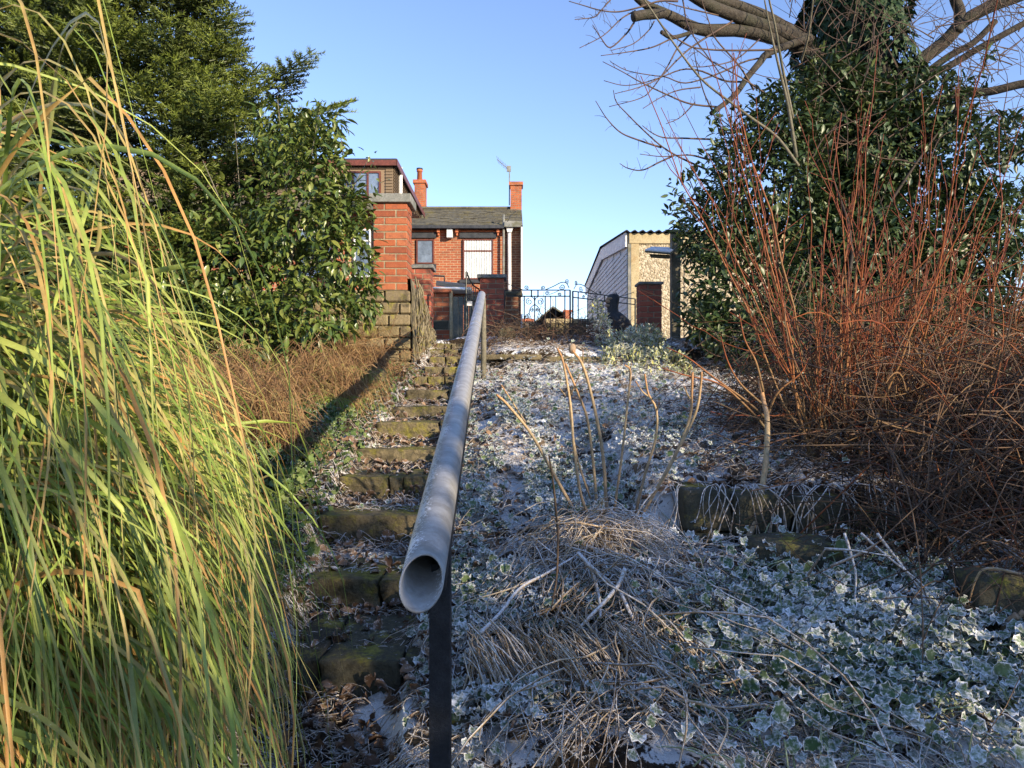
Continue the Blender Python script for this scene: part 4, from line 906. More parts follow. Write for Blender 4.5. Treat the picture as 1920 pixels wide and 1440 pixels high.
# ------------------------------------------------------------------ ornamental grass clump
rg = np.random.default_rng(21)
def blades(n, cx, cy, cz, spread, Lr, th0, th1, azc, azs, wr, r, nseg=24, p=1.6):
    L = r.uniform(*Lr, n); az = azc + r.normal(0, azs, n); t0 = np.radians(r.uniform(*th0, n)); t1 = np.radians(r.uniform(*th1, n)); pw = p * r.uniform(0.7, 1.4, n)
    s = np.linspace(0, 1, nseg)[None]; th = t0[:, None] + (t1 - t0)[:, None] * s ** pw[:, None]
    th = th + (r.random((n, 1)) < 0.07) * (s > r.uniform(0.45, 0.85, (n, 1))) * np.radians(r.uniform(15, 55, (n, 1))); th = np.minimum(th, np.radians(r.uniform(158, 178, (n, 1))))
    ds = L[:, None] / (nseg - 1); rad = np.cumsum(np.sin(th) * ds, 1) - np.sin(th) * ds; z = np.cumsum(np.cos(th) * ds, 1) - np.cos(th) * ds
    aw = az[:, None] + r.normal(0, 0.16, (n, 1)) * s * s
    bx = cx + r.normal(0, spread, n); by = cy + r.normal(0, spread, n)
    X = bx[:, None] + np.cos(aw) * rad; Y = by[:, None] + np.sin(aw) * rad; Z = cz + z
    g = H(X, Y, False) + 0.015; Z = np.maximum(Z, g)
    wd = r.uniform(*wr, n)[:, None] * np.clip(np.minimum(0.5 + s * 3, (1.02 - s) * 2.2), 0.05, 1)
    return np.stack([X, Y, Z], -1), wd, az
oc = empty('ornamental_grass', (-1.75, 1.95, -0.95), 'large yellow green ornamental grass clump arching over the lower steps', 'grass clump')
sets = [blades(2500, -1.75, 1.95, -0.92, 0.20, (1.4, 2.5), (3, 24), (150, 240), 0.0, 0.8, (0.006, 0.0115), rg),
        blades(1000, -1.45, 1.35, -0.95, 0.18, (2.6, 3.6), (1, 10), (170, 260), 0.2, 0.6, (0.006, 0.012), rg),
        blades(1400, -1.75, 1.95, -0.92, 0.20, (2.6, 3.9), (2, 13), (170, 250), -0.05, 0.6, (0.006, 0.012), rg),
        blades(1300, -1.30, 1.85, -0.90, 0.18, (0.9, 1.6), (5, 36), (140, 220), -0.35, 0.6, (0.007, 0.013), rg),
        blades(500, -1.45, 1.45, -1.0, 0.22, (1.1, 2.0), (5, 26), (140, 230), -0.1, 0.7, (0.006, 0.013), rg)]
PB = np.concatenate([s[0] for s in sets]); WB = np.concatenate([s[1] for s in sets]); AZ = np.concatenate([s[2] for s in sets]); nb = len(PB)
# keep clear of the lens
dmin = np.min(np.linalg.norm(PB - np.array([0, 0, 0.0]), axis=2), axis=1)
xm = np.max(PB[:, :, 0] + 0.06 * (PB[:, :, 1] - 2), axis=1)
# the clump ends where the steps begin: limit how far blades hang over them, by height
hang = np.max(PB[:, :, 0] / np.maximum(PB[:, :, 1], 0.3) * FPX + 960 - np.interp(PB[:, :, 2] / np.maximum(PB[:, :, 1], 0.3) * -FPX + 720, [-400, 0, 200, 400, 700, 1000, 1440], [120, 150, 225, 310, 395, 510, 560]) - np.where(rg.random((nb, 1)) < 0.05, rg.uniform(60, 170, (nb, 1)), rg.exponential(22, (nb, 1))), axis=1)
ok = (dmin > 0.95) & (np.min(PB[:, :, 1], axis=1) > 0.55) & (hang < 0)
# blades that hang too far are drawn back by turning them toward the clump's other side
PB, WB, AZ = PB[ok], WB[ok], AZ[ok]; nb = len(PB); print('blades', nb)
rnd = rg.random(nb) ** 0.95
side = np.stack([np.cos(AZ + 1.57 + rg.normal(0, .5, nb)), np.sin(AZ + 1.57 + rg.normal(0, .5, nb)), rg.normal(0, .3, nb)], -1); side = np.cross(side, np.array([0, 0, 1.0])) 
order = np.argsort(np.min(np.linalg.norm(PB[:, 2:], axis=2), axis=1)); near, rest = order[:290], order[290:]
for i in near:
    V, F, I = ribbons(PB[i:i + 1], WB[i:i + 1] * 1.05, side[i:i + 1]); child(mk('blade', V, F, m_grass, None, True, {'rnd': np.full(len(V), rnd[i])}), oc)
V, F, I = ribbons(PB[rest], WB[rest], side[rest]); o = child(mk('blades', V, F, m_grass, None, True, {'rnd': rnd[rest][I]}), oc); o['kind'] = 'stuff'
# broken dead stalks in the clump
for k, (pts, Y0, Y1) in enumerate((([(20, 560), (180, 528), (345, 498)], 1.45, 1.25), ([(60, 690), (130, 665), (198, 625)], 1.5, 1.4), ([(190, 745), (260, 700), (340, 648)], 1.55, 1.5), ([(210, 755), (280, 765), (350, 780)], 1.5, 1.6),
        ([(60, 330), (85, 290), (105, 145)], 1.7, 1.6), ([(130, 560), (180, 470), (186, 395)], 1.6, 1.55))):
    p = smooth_curve(px_curve(pts, Y0, Y1), 8); V, F, I = ribbons(p[None], np.full((1, 8), 0.009), np.array([[0, 1.0, 0.2]])); child(mk('broken_blade', V, F, m_grass, None, True, {'rnd': np.full(len(V), 0.3 + 0.1 * k)}), oc)

# ------------------------------------------------------------------ fir tree
def spray_mesh(seed, dens=420, width=0.0045, Lm=0.62):
    r = np.random.default_rng(seed); tw = [(np.array([0, 0, 0.0]), np.array([0, 1.0, 0.02]), Lm)]
    y = 0.06
    while y < Lm * 0.93:
        for s in (-1, 1):
            L = 0.34 * (1 - 0.75 * y / Lm) * r.uniform(0.75, 1.15); a = math.radians(r.uniform(42, 58)); d = np.array([s * math.sin(a), math.cos(a), r.uniform(-0.08, 0.12)])
            tw.append((np.array([0, y + r.uniform(-.01, .01), 0.0]), d, L))
            if L > 0.30:
                for q in (0.4, 0.62):
                    for s2 in (-1, 1):
                        a2 = a * s + s2 * 0.75; tw.append((np.array([0, y, 0]) + d * L * q, np.array([math.sin(a2), math.cos(a2), 0.05]), L * 0.38))
        y += 0.068
    B_, D_, W_, Vt, Ft, nt_ = [], [], [], [], [], 0
    for b, d, L in tw:
        n = max(3, int(L * dens)); t = np.sort(r.random(n)) * L; sag = -0.25 * (t / Lm) ** 2 * 0.3
        p = b + np.outer(t, d); p[:, 2] += sag; u = norm(d); x = norm(np.cross(u, [0, 0, 1.0])); z = np.cross(x, u)
        a = r.uniform(-0.7, np.pi + 0.7, n); nd = norm(np.outer(np.cos(a), x) + np.outer(np.sin(a), z) * 0.8 + 0.75 * u); B_.append(p); D_.append(nd)
        Vb, Fb, _ = tubes(np.array([[b, b + d * L * 0.5, b + d * L]]), np.array([[0.004, 0.003, 0.0018]]) * (L / 0.4 + 0.5), 3, False); Vt.append(Vb); Ft.append(Fb[0] + nt_); nt_ += len(Vb)
    B_ = np.vstack(B_); D_ = np.vstack(D_); n = len(B_); S_ = norm(np.cross(D_, rand_dirs(n, r))) * width / 2; L = r.uniform(0.024, 0.034, n)[:, None]
    V = np.stack([B_ - S_, B_ + S_, B_ + D_ * L + S_ * 0.5, B_ + D_ * L - S_ * 0.5], 1).reshape(-1, 3); F = np.arange(4 * n).reshape(n, 4)
    rn = np.repeat(r.random(n), 4) * 0.6 + 0.2; VV = np.vstack([V] + Vt); FF = np.vstack([F] + [f + 4 * n for f in Ft])
    return VV, FF, np.concatenate([rn, np.full(len(VV) - 4 * n, 0.5)])
SPR = [mk('spray', *spray_mesh(s)[:2], m_fir, attrs={'rnd': spray_mesh(s)[2]}, data_only=True) for s in (1, 2, 3)]
def basis(y, up):
    y = Vector(y).normalized(); x = y.cross(Vector(up)).normalized(); z = x.cross(y); return Matrix((x, y, z)).transposed()
ft_ = empty('fir_tree', (-4.0, 8.6, 0.1), 'tall green fir tree with layered sprays behind the glossy shrub', 'tree')
MB().tube([(-4.0, 8.6, 0.0), (-4.0, 8.6, 3), (-4.0, 8.6, 7.0)], [0.16, 0.11, 0.02], 8).build('trunk', m_bark, ft_, True)
def firR(z): return np.interp(z, [0.0, 1.5, 2.5, 3.5, 4.4, 5.6, 7.5], [2.9, 2.8, 2.65, 2.45, 2.2, 1.7, 0.4])
cnt = 0; inner = []
rf_ = random.Random(4)
z = 0.25
while z < 5.2:
    rr = float(firR(z)); nsp = max(7, int(rr * 6.2))
    for k in range(nsp):
        a = math.radians(-205 + 225 * (k + rf_.random()) / nsp); rj = rr * rf_.uniform(0.82, 1.05)
        base = Vector((-4.0 + math.cos(a) * (rj - 0.72), 8.6 + math.sin(a) * (rj - 0.72), z + rf_.uniform(-.1, .1))); d = Vector((math.cos(a + rf_.uniform(-.35, .35)), math.sin(a + rf_.uniform(-.35, .35)), rf_.uniform(-0.05, 0.32)))
        tip = base + d * 0.85; tu = 960 + FPX * tip.x / tip.y; tv = 720 - FPX * tip.z / tip.y
        if tu > np.interp(tv, [-100, 0, 150, 300, 420, 700], [470, 530, 625, 600, 640, 560]): continue
        if cnt < 296:
            o = bpy.data.objects.new('spray', rf_.choice(SPR)); COL.objects.link(o)
            M3 = basis(d, (rf_.uniform(-.25, .25), rf_.uniform(-.55, -.1), 1)); o.matrix_world = Matrix.Translation(base) @ (M3 * rf_.uniform(0.85, 1.15)).to_4x4(); 
            o.location = base; o.rotation_euler = M3.to_euler(); s = rf_.uniform(1.25, 1.65); o.scale = (s, s, s); child(o, ft_); cnt += 1
        inner.append((base * 0.85 + Vector((-4.0, 8.6, base.z)) * 0.15 + Vector((0, 0, -0.1)), d, rf_.random()))
    z += 0.25
print('fir sprays', cnt)
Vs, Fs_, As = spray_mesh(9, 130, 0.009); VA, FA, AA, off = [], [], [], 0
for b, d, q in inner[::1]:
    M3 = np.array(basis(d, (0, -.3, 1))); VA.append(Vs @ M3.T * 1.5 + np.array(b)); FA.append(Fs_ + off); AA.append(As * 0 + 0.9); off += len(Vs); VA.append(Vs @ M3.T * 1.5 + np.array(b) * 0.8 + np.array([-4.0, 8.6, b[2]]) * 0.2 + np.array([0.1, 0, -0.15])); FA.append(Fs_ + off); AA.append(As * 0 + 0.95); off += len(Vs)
o = child(mk('inner_sprays', np.vstack(VA), np.vstack(FA), m_fir, attrs={'rnd': np.concatenate(AA)}), ft_); o['kind'] = 'stuff'  # inner sprays take the near-black ramp end: crown shade painted into the needles

# ------------------------------------------------------------------ broadleaf shrubs
def split_leaves(T, V, F, I, pos, dirn, up, sz, kind, mat_one, mat_rest, n_parts, r, name='leaf', rest='leaves', score=None):
    n = len(pos); rnd_ = r.random(n); sc = (sz / pos[:, 1] if score is None else score); pick = set(np.argsort(-sc)[:n_parts].tolist())
    keep = np.array([i for i in range(n) if i not in pick]); k = len(TPL[kind][0]); kf = len(TPL[kind][1])
    V0, F0, E0 = TPL[kind]; me = mk(name, V0, F0, mat_one, smooth=True, attrs={'edge': E0, 'rnd': np.full(len(V0), 0.5)}, data_only=True)
    for i in pick:
        y = Vector(dirn[i]).normalized(); x = y.cross(Vector(up[i])).normalized(); z = x.cross(y)
        o = bpy.data.objects.new(name, me); COL.objects.link(o); o.location = pos[i]; o.rotation_euler = Matrix((x, y, z)).transposed().to_euler(); o.scale = (sz[i],) * 3; child(o, T)
    Vk = V.reshape(n, k, 3)[keep].reshape(-1, 3); m = len(keep); Fk = (F0[None] + (np.arange(m) * k)[:, None, None]).reshape(-1, 3)
    o = child(mk(rest, Vk, Fk, mat_rest, None, True, {'rnd': np.repeat(rnd_[keep], k), 'edge': np.tile(E0, m)}), T); o['kind'] = 'stuff'
def shrub_stems(T, base, tips, mat, r, r0=0.02):
    C = []
    for t in tips:
        b = np.array(base) + r.normal(0, 0.08, 3) * np.array([1, 1, 0]); m_ = (b + t) / 2 + r.normal(0, 0.12, 3); C.append(smooth_curve([b, m_, t], 7))
    C = np.array(C); V, F, I = tubes(C, np.linspace(r0, r0 * 0.15, 7)[None] * r.uniform(0.5, 1.2, (len(C), 1)), 5, False); child(mk('stems', V, F, mat, None, True), T)
def ell(lst):
    c, q = [], []
    for u, v, Y, rx, ry, rz_ in lst: c.append(P(u, v, Y)); q.append((rx, ry, rz_))
    return c, q
rc = np.random.default_rng(31)
cs = empty('glossy_shrub', (-2.2, 6.0, 0.0), 'dense glossy-leaved evergreen shrub in front of the fir and the tall pillar', 'shrub')
c, q = ell([(450, 500, 6.15, 0.75, 0.5, 0.70), (560, 400, 6.0, 0.50, 0.45, 0.70), (610, 330, 6.1, 0.22, 0.3, 0.45), (640, 480, 5.9, 0.30, 0.35, 0.48), (590, 590, 5.7, 0.36, 0.35, 0.30),
            (470, 620, 5.6, 0.45, 0.4, 0.34), (350, 600, 5.8, 0.45, 0.4, 0.42), (530, 250, 6.2, 0.34, 0.3, 0.30), (610, 240, 6.2, 0.2, 0.2, 0.2), (680, 560, 5.9, 0.14, 0.2, 0.25), (655, 400, 6.0, 0.17, 0.2, 0.3), (300, 560, 6.0, 0.4, 0.4, 0.4)])
V, F, E, I, pos, dirn, up, sz = leaf_volume(8500, c, q, 'ovate', 0.090, rc, 0.35)
dirn = norm(dirn + np.array([0.1, -0.1, -0.25])); V, F, E, I = leaves('ovate', pos, dirn, up, sz)
split_leaves(cs, V, F, I, pos, dirn, up, sz, 'ovate', m_camellia_o, m_camellia, 296, rc)
shrub_stems(cs, (-2.1, 6.1, -0.05), [np.array(P(u, v, 6.0)) for u, v in ((640, 262), (690, 300), (655, 350), (600, 200), (520, 180), (440, 230), (690, 480), (700, 600), (600, 640), (400, 640), (380, 300), (300, 400), (480, 400), (560, 520), (330, 560))], m_wood, rc, 0.02)
# loose sprigs above the crown
sp_, sd_, su_ = [], [], []
for (u, v, k) in ((640, 300, 16), (692, 325, 16), (640, 340, 14), (700, 380, 14), (600, 225, 12), (575, 245, 12), (700, 545, 10), (705, 580, 10)):
    for i in range(k):
        p = np.array(P(u + rc.normal(0, 9), v - 42 + i * (75 / k), 5.95)); sp_.append(p); sd_.append(rc.normal(0, 1, 3) + np.array([0, 0, -0.2])); su_.append(np.array([0, -0.2, 1]) + rc.normal(0, .3, 3))
V, F, E, I = leaves('ovate', np.array(sp_), np.array(sd_), np.array(su_), rc.uniform(0.06, 0.085, len(sp_))); o = child(mk('sprig_leaves', V, F, m_camellia, None, True, {'rnd': rc.random(len(sp_))[I]}), cs); o['kind'] = 'stuff'

rl = np.random.default_rng(41)
ls = empty('laurel_bush', (3.4, 8.2, 0.5), 'big dark green laurel bush behind the red stems on the right', 'bush')
c, q = ell([(1440, 330, 8.3, 0.8, 0.55, 0.85), (1340, 430, 8.3, 0.50, 0.5, 0.55), (1400, 560, 8.0, 0.75, 0.5, 0.7), (1600, 480, 8.4, 1.2, 0.7, 1.1), (1790, 480, 8.5, 0.8, 0.6, 0.7), (1560, 650, 7.6, 1.1, 0.5, 0.6), (1780, 650, 7.6, 1.2, 0.5, 0.7),
            (1640, 260, 8.4, 0.75, 0.5, 0.75), (1790, 290, 8.3, 0.50, 0.5, 0.55), (1330, 600, 7.9, 0.28, 0.3, 0.3), (1900, 260, 8.4, 0.3, 0.3, 0.3), (1830, 390, 8.3, 0.45, 0.4, 0.3), (1900, 420, 8.6, 0.5, 0.4, 0.5), (1920, 600, 8.2, 0.7, 0.4, 0.6), (1700, 560, 8.6, 1.0, 0.5, 0.7), (1470, 230, 8.2, 0.45, 0.4, 0.5), (1740, 200, 8.3, 0.45, 0.4, 0.5), (1560, 170, 8.3, 0.5, 0.3, 0.5)])
c = [tuple(np.array(p) * 0.84) for p in c]; q = [tuple(np.array(p) * 0.84) for p in q]
V, F, E, I, pos, dirn, up, sz = leaf_volume(34000, c, q, 'ovate', 0.09, rl, 0.4)
split_leaves(ls, V, F, I, pos, dirn, up, sz, 'ovate', m_laurel, m_laurel, 290, rl)
sp_, sd_, su_ = [], [], []
for (u, v) in ((1262, 400), (1275, 372), (1285, 330), (1345, 225), (1350, 275), (1300, 320), (1265, 350), (1340, 300), (1380, 210), (1850, 100), (1850, 150), (1830, 180)):
    for i in range(13): sp_.append(np.array(P(u + rl.normal(0, 9), v + rl.normal(0, 9), 6.8))); sd_.append(rl.normal(0, 1, 3)); su_.append(rl.normal(0, 1, 3) + np.array([0, 0, 1]))
V, F, E, I = leaves('ovate', np.array(sp_), np.array(sd_), np.array(su_), rl.uniform(0.06, 0.10, len(sp_))); o = child(mk('sprig_leaves', V, F, m_laurel, None, True, {'rnd': rl.random(len(sp_))[I]}), ls); o['kind'] = 'stuff'
shrub_stems(ls, (2.8, 6.8, 0.2), [np.array(P(u, v, 6.8)) for u, v in ((1262, 400), (1275, 370), (1290, 330), (1350, 225), (1345, 280), (1450, 250), (1550, 300), (1700, 250), (1850, 120), (1880, 250), (1900, 480), (1780, 420), (1330, 600), (1400, 500))], m_twig, rl, 0.03)

rv = np.random.default_rng(51)
vs_ = empty('variegated_shrub', (1.75, 7.7, 0.3), 'frosted yellow and green variegated shrub below the dark statue', 'shrub')
c, q = ell([(1190, 650, 7.3, 0.32, 0.3, 0.19), (1165, 685, 6.9, 0.24, 0.25, 0.20), (1240, 690, 6.8, 0.27, 0.3, 0.20), (1290, 722, 6.4, 0.20, 0.22, 0.14), (1132, 620, 7.6, 0.09, 0.1, 0.20), (1120, 585, 7.7, 0.06, 0.06, 0.14), (1210, 635, 7.4, 0.2, 0.2, 0.14), (1195, 722, 6.4, 0.26, 0.2, 0.15), (1240, 735, 6.2, 0.18, 0.2, 0.12)])
V, F, E, I, pos, dirn, up, sz = leaf_volume(5200, c, q, 'small', 0.052, rv, 0.5)
dirn = norm(dirn + np.array([0, 0, 0.5])); V, F, E, I = leaves('ovate', pos, dirn, up, sz)
split_leaves(vs_, V, F, I, pos, dirn, up, sz, 'ovate', m_variegated, m_variegated, 0, rv)
shrub_stems(vs_, (1.75, 7.8, 0.25), [np.array(P(u, v, 7.7)) for u, v in ((1120, 580), (1140, 620), (1200, 640), (1250, 680), (1300, 720))], m_twig, rv, 0.012)

# ------------------------------------------------------------------ ivy-clad tree with bare limbs
ri = np.random.default_rng(61)
tr = empty('ivy_clad_tree', (3.6, 7.6, 0.3), 'bare-limbed tree with thick ivy-covered trunk rising on the right', 'tree')
MB().tube([P(1610, 640, 7.6), P(1605, 350, 7.6), P(1600, 100, 7.6), P(1608, -200, 7.6), P(1640, -600, 7.8)], [0.42, 0.38, 0.33, 0.27, 0.1], 14).build('trunk', m_bark, tr, True)
def limb(pts, Y0, Y1, r0, r1, sides=10): return curve_obj('limb', px_curve(pts, Y0, Y1), r0, r1, m_bark, 26, sides, tr)
limb([(1560, 130), (1490, 82), (1447, 70), (1391, 57), (1324, 57), (1291, 47), (1264, 33), (1236, 20), (1213, 10), (1191, -8), (1170, -40)], 7.4, 6.6, 0.078, 0.03)
limb([(1246, 25), (1222, 27), (1205, 28), (1187, 32)], 6.68, 6.6, 0.045, 0.045)
limb([(1570, 120), (1458, 44), (1391, 13), (1335, -4), (1260, -40)], 7.5, 6.9, 0.07, 0.036)
limb([(1520, 80), (1413, 42), (1358, 22), (1324, 7), (1280, -20)], 7.3, 6.7, 0.07, 0.05)
limb([(1520, 70), (1444, 98), (1424, 118), (1400, 147), (1376, 180), (1333, 213)], 7.2, 6.8, 0.04, 0.022, 8)
limb([(1620, 200), (1700, 133), (1769, 80), (1805, 42), (1853, 14), (1922, -12), (2010, -50)], 7.6, 7.2, 0.07, 0.06)
limb([(1795, 60), (1800, 25), (1790, -5), (1780, -60)], 7.4, 7.4, 0.055, 0.05)
limb([(1650, 210), (1714, 160), (1783, 122), (1833, 92), (1920, 44), (1990, 10)], 7.5, 7.0, 0.04, 0.028)
limb([(1660, 200), (1720, 150), (1780, 105), (1825, 80), (1867, 39)], 7.6, 7.3, 0.04, 0.03, 8)
limb([(1660, 240), (1783, 178), (1853, 172), (1920, 157), (2000, 150)], 7.7, 7.2, 0.045, 0.04)
limb([(1240, 60), (1262, 70), (1305, 58)], 6.7, 6.9, 0.02, 0.02, 6)
TW = [[(720, 1245), (550, 1190), (380, 1120), (260, 1000), (165, 850)], [(1100, 1430), (900, 1340), (730, 1240), (560, 1090), (430, 960), (340, 860), (315, 760)], [(1150, 1175), (900, 1165), (740, 1160), (640, 1120), (560, 1060)],
      [(830, 1310), (700, 1370), (560, 1435), (440, 1420), (370, 1380)], [(1130, 1350), (980, 1310), (870, 1310), (720, 1320), (540, 1300)], [(1210, 905), (960, 875), (760, 795), (540, 690), (400, 610), (225, 520)],
      [(1400, 690), (1250, 680), (1060, 600), (900, 585), (720, 650), (560, 700), (400, 720), (235, 680)], [(1650, 480), (1450, 510), (1250, 600), (1060, 670), (900, 700), (760, 650), (640, 635), (430, 595), (290, 520)],
      [(1700, 420), (1300, 425), (1050, 410), (940, 380), (800, 290), (690, 170)], [(1750, 900), (1600, 790), (1400, 660), (1150, 520), (1000, 410), (800, 300)], [(970, 280), (860, 400), (760, 580), (640, 750), (540, 830), (280, 900)],
      [(1320, 180), (1000, 380), (850, 510), (700, 660), (520, 740), (330, 790)], [(660, 180), (610, 260), (480, 370), (300, 425)], [(490, 190), (420, 290), (290, 400), (210, 320), (140, 210)], [(500, 90), (380, 160), (230, 300), (30, 405)],
      [(860, 10), (700, 10), (520, 65), (350, 100), (200, 85), (60, 45), (-60, 10)], [(210, 90), (150, 145), (-10, 165)], [(950, 280), (820, 320), (640, 400), (430, 440), (210, 470)], [(1000, 870), (880, 990), (760, 1045)], [(1050, 735), (870, 760), (720, 820), (565, 915)],
      [(1160, 960), (1080, 780), (1020, 560), (990, 380)], [(1280, 1320), (1200, 1080), (1130, 850)], [(1420, 1200), (1290, 1060), (1160, 975)], [(290, 0), (210, 90)], [(1300, 1480), (1310, 1100), (1330, 600), (1420, 380)], [(900, 0), (960, 250), (1200, 600), (1400, 900)],
      [(1550, 330), (1350, 500), (1100, 560), (950, 560)], [(1200, 130), (900, 60), (760, 20)], [(1500, 760), (1380, 560), (1180, 330), (1120, 180), (1060, 0)]]
for k, t in enumerate(TW):
    Y0 = 6.6 + 0.8 * random.random(); main = px_curve(t, Y0, Y0 - random.uniform(0.1, 0.6), 4.5, 1080, 0); rr = 0.0105 if len(t) > 4 else 0.008
    curve_obj('branch', main, rr, 0.0035, m_shoot, 26, 5, tr)
    cc = smooth_curve(main, 26); C = []
    for j in range(4, 25, 3):
        for s in range(random.choice((1, 1, 2))):
            d = np.array([random.uniform(-.6, .3), random.uniform(-.4, .4), random.uniform(-.7, .8)]); L = random.uniform(0.06, 0.22); C.append(smooth_curve([cc[j], cc[j] + d * L * .5 + np.array([0, 0, .01]), cc[j] + d * L], 5))
    V, F, I = tubes(np.array(C), np.linspace(0.003, 0.0015, 5)[None].repeat(len(C), 0), 3, False); o = child(mk('twigs', V, F, m_shoot, None, True), tr); o['kind'] = 'stuff'
# canes and twigs on the right side of the crown
C = []
for k in range(340):
    u = random.uniform(1480, 1960); v = random.uniform(-30, 330); p = np.array(P(u, v, random.uniform(6.6, 7.6))); a = random.uniform(0.1, 3.0); L = random.uniform(0.3, 1.0)
    d = np.array([math.cos(a), random.uniform(-.3, .3), math.sin(a)]); C.append(smooth_curve([p, p + d * L * .5 + np.array([random.uniform(-.08, .08), 0, random.uniform(-.08, .08)]), p + d * L + np.array([random.uniform(-.2, .2), 0, random.uniform(-.1, .2)])], 9))
V, F, I = tubes(np.array(C), np.linspace(0.006, 0.002, 9)[None] * ri.uniform(.5, 1.3, (len(C), 1)), 4, False); o = child(mk('twigs', V, F, m_shoot, None, True), tr); o['kind'] = 'stuff'
for t, r0 in (([(1880, 1400), (1700, 1160), (1500, 1010), (1300, 860), (1060, 670), (850, 400), (700, 180), (620, 60), (560, -20)], 0.014), ([(1860, 1330), (1790, 900), (1720, 600), (1650, 300), (1590, 0)], 0.018), ([(1830, 1000), (1740, 560), (1680, 220), (1630, 0), (1620, -80)], 0.013), ([(1900, 520), (1960, 300), (2000, 0)], 0.010)):
    curve_obj('branch', px_curve(t, 6.2, 5.8, 4.5, 1080, 0), r0, 0.006, m_wood, 26, 6, tr)
n = 15000; zz = ri.uniform(-0.1, 4.7, n); a = ri.uniform(0, 2 * np.pi, n); rad = 0.47 + 0.10 * np.sin(zz * 5 + a * 3) + 0.06 * ri.random(n) + 0.25 * np.clip(1.8 - zz, 0, 1)
pos = np.stack([3.66 + rad * np.cos(a), 7.6 + rad * np.sin(a), zz], -1); od = np.stack([np.cos(a), np.sin(a), 0 * a], -1)
V, F, E, I = leaves('small', pos, norm(od * 0.3 + np.array([0, 0, -0.8]) + rand_dirs(n, ri) * .6), norm(od + rand_dirs(n, ri) * .4), ri.uniform(0.07, 0.12, n)); o = child(mk('ivy', V, F, m_ivy, None, False, {'rnd': ri.random(n)[I]}), tr); o['kind'] = 'stuff'

# ------------------------------------------------------------------ red-stemmed dogwoods
rd = np.random.default_rng(71)
def cane(T, base, d, L, r0, r):
    """one stem with its side shoots as a single mesh"""
    C, Rr, Tt = [], [], []; n = 10
    d = np.array(d, float) / np.linalg.norm(d); bend = r.normal(0, 0.10, 3) * np.array([1, 1, 0.2]) + np.array([0, 0, 0.12])
    s = np.linspace(0, 1, n)[:, None]; main = base + d * L * s + bend * L * s * s + r.normal(0, 0.006, (n, 3)) * L; C.append(main); Rr.append(np.linspace(r0, r0 * 0.35, n)); Tt.append(np.linspace(0, 1, n))
    for j in range(int(r.integers(3, 8))):
        t = r.uniform(0.15, 0.9); i = int(t * (n - 1)); p = main[i]; sd = norm(d + r.normal(0, 0.45, 3) + np.array([0, 0, 0.35])); l = L * r.uniform(0.15, 0.55) * (1.1 - t * 0.6)
        q = p + sd * l * s + np.array([0, 0, 0.15]) * l * s * s + r.normal(0, 0.008, (n, 3)) * l; C.append(q); Rr.append(np.linspace(r0 * 0.45, r0 * 0.2, n)); Tt.append(t + np.linspace(0, 1 - t, n) + 0.15)
        for k in range(int(r.integers(0, 3))):
            i2 = int(r.integers(3, 8)); sd2 = norm(sd + r.normal(0, 0.5, 3)); l2 = l * r.uniform(0.2, 0.5); C.append(q[i2] + sd2 * l2 * s); Rr.append(np.linspace(r0 * 0.25, r0 * 0.15, n)); Tt.append(np.full(n, 0.95))
    V, F, I = tubes(np.array(C), np.maximum(np.array(Rr), 0.0016), 5, False); tt = np.clip(np.repeat(np.array(Tt).ravel(), 5) + r.uniform(-.15, .15), 0, 1)
    return child(mk('stem', V, F, m_red, None, True, {'tt': tt}), T)
for (bx, by, ns, hmin, hmax, az, lab) in ((1.52, 3.35, 28, 0.6, 1.95, -0.06, 'red-stemmed dogwood with tallest orange canes behind the terrace wall'), (1.98, 3.6, 26, 0.5, 1.75, 0.12, 'red-stemmed dogwood growing to the right of the tallest one'), (2.5, 3.9, 16, 0.7, 1.7, 0.3, 'shorter red-stemmed dogwood at the right edge above the brambles')):
    bz = float(H(np.array([bx]), np.array([by]))[0]); T = empty('dogwood', (bx, by, bz), lab, 'shrub', 'red-stemmed dogwoods above the terrace wall')
    for k in range(ns):
        lean = np.array([np.clip(rd.normal(az, 0.22), -0.40, 0.6), rd.normal(0.0, 0.16), 1.0]); cane(T, np.array([bx + rd.normal(0, 0.10), by + rd.normal(0, 0.08), bz - 0.05]), lean, rd.uniform(hmin, hmax), rd.uniform(0.004, 0.0075), rd)
T = empty('dogwood', P(1390, 1000, 2.95), 'thin leaning brown sapling in front of the low terrace wall', 'shrub', 'red-stemmed dogwoods above the terrace wall')
curve_obj('stem', px_curve([(390, 975), (470, 800), (530, 500), (540, 250), (520, 150), (500, 40)], 2.85, 3.1, 2.866, 1250, 700), 0.014, 0.009, m_stalk, 22, 7, T)
for t in ([(530, 240), (430, 150), (250, 20), (120, -80), (0, -140)], [(530, 180), (400, 60), (330, -60), (290, -200)], [(540, 230), (600, 100), (720, 0), (760, -80)], [(535, 300), (450, 200), (290, 60), (100, 10), (-30, -30)], [(520, 100), (480, -60), (420, -180), (390, -320)]):
    curve_obj('side_shoot', px_curve(t, 3.05, 3.0, 2.866, 1250, 700), 0.006, 0.002, m_red, 18, 5, T)

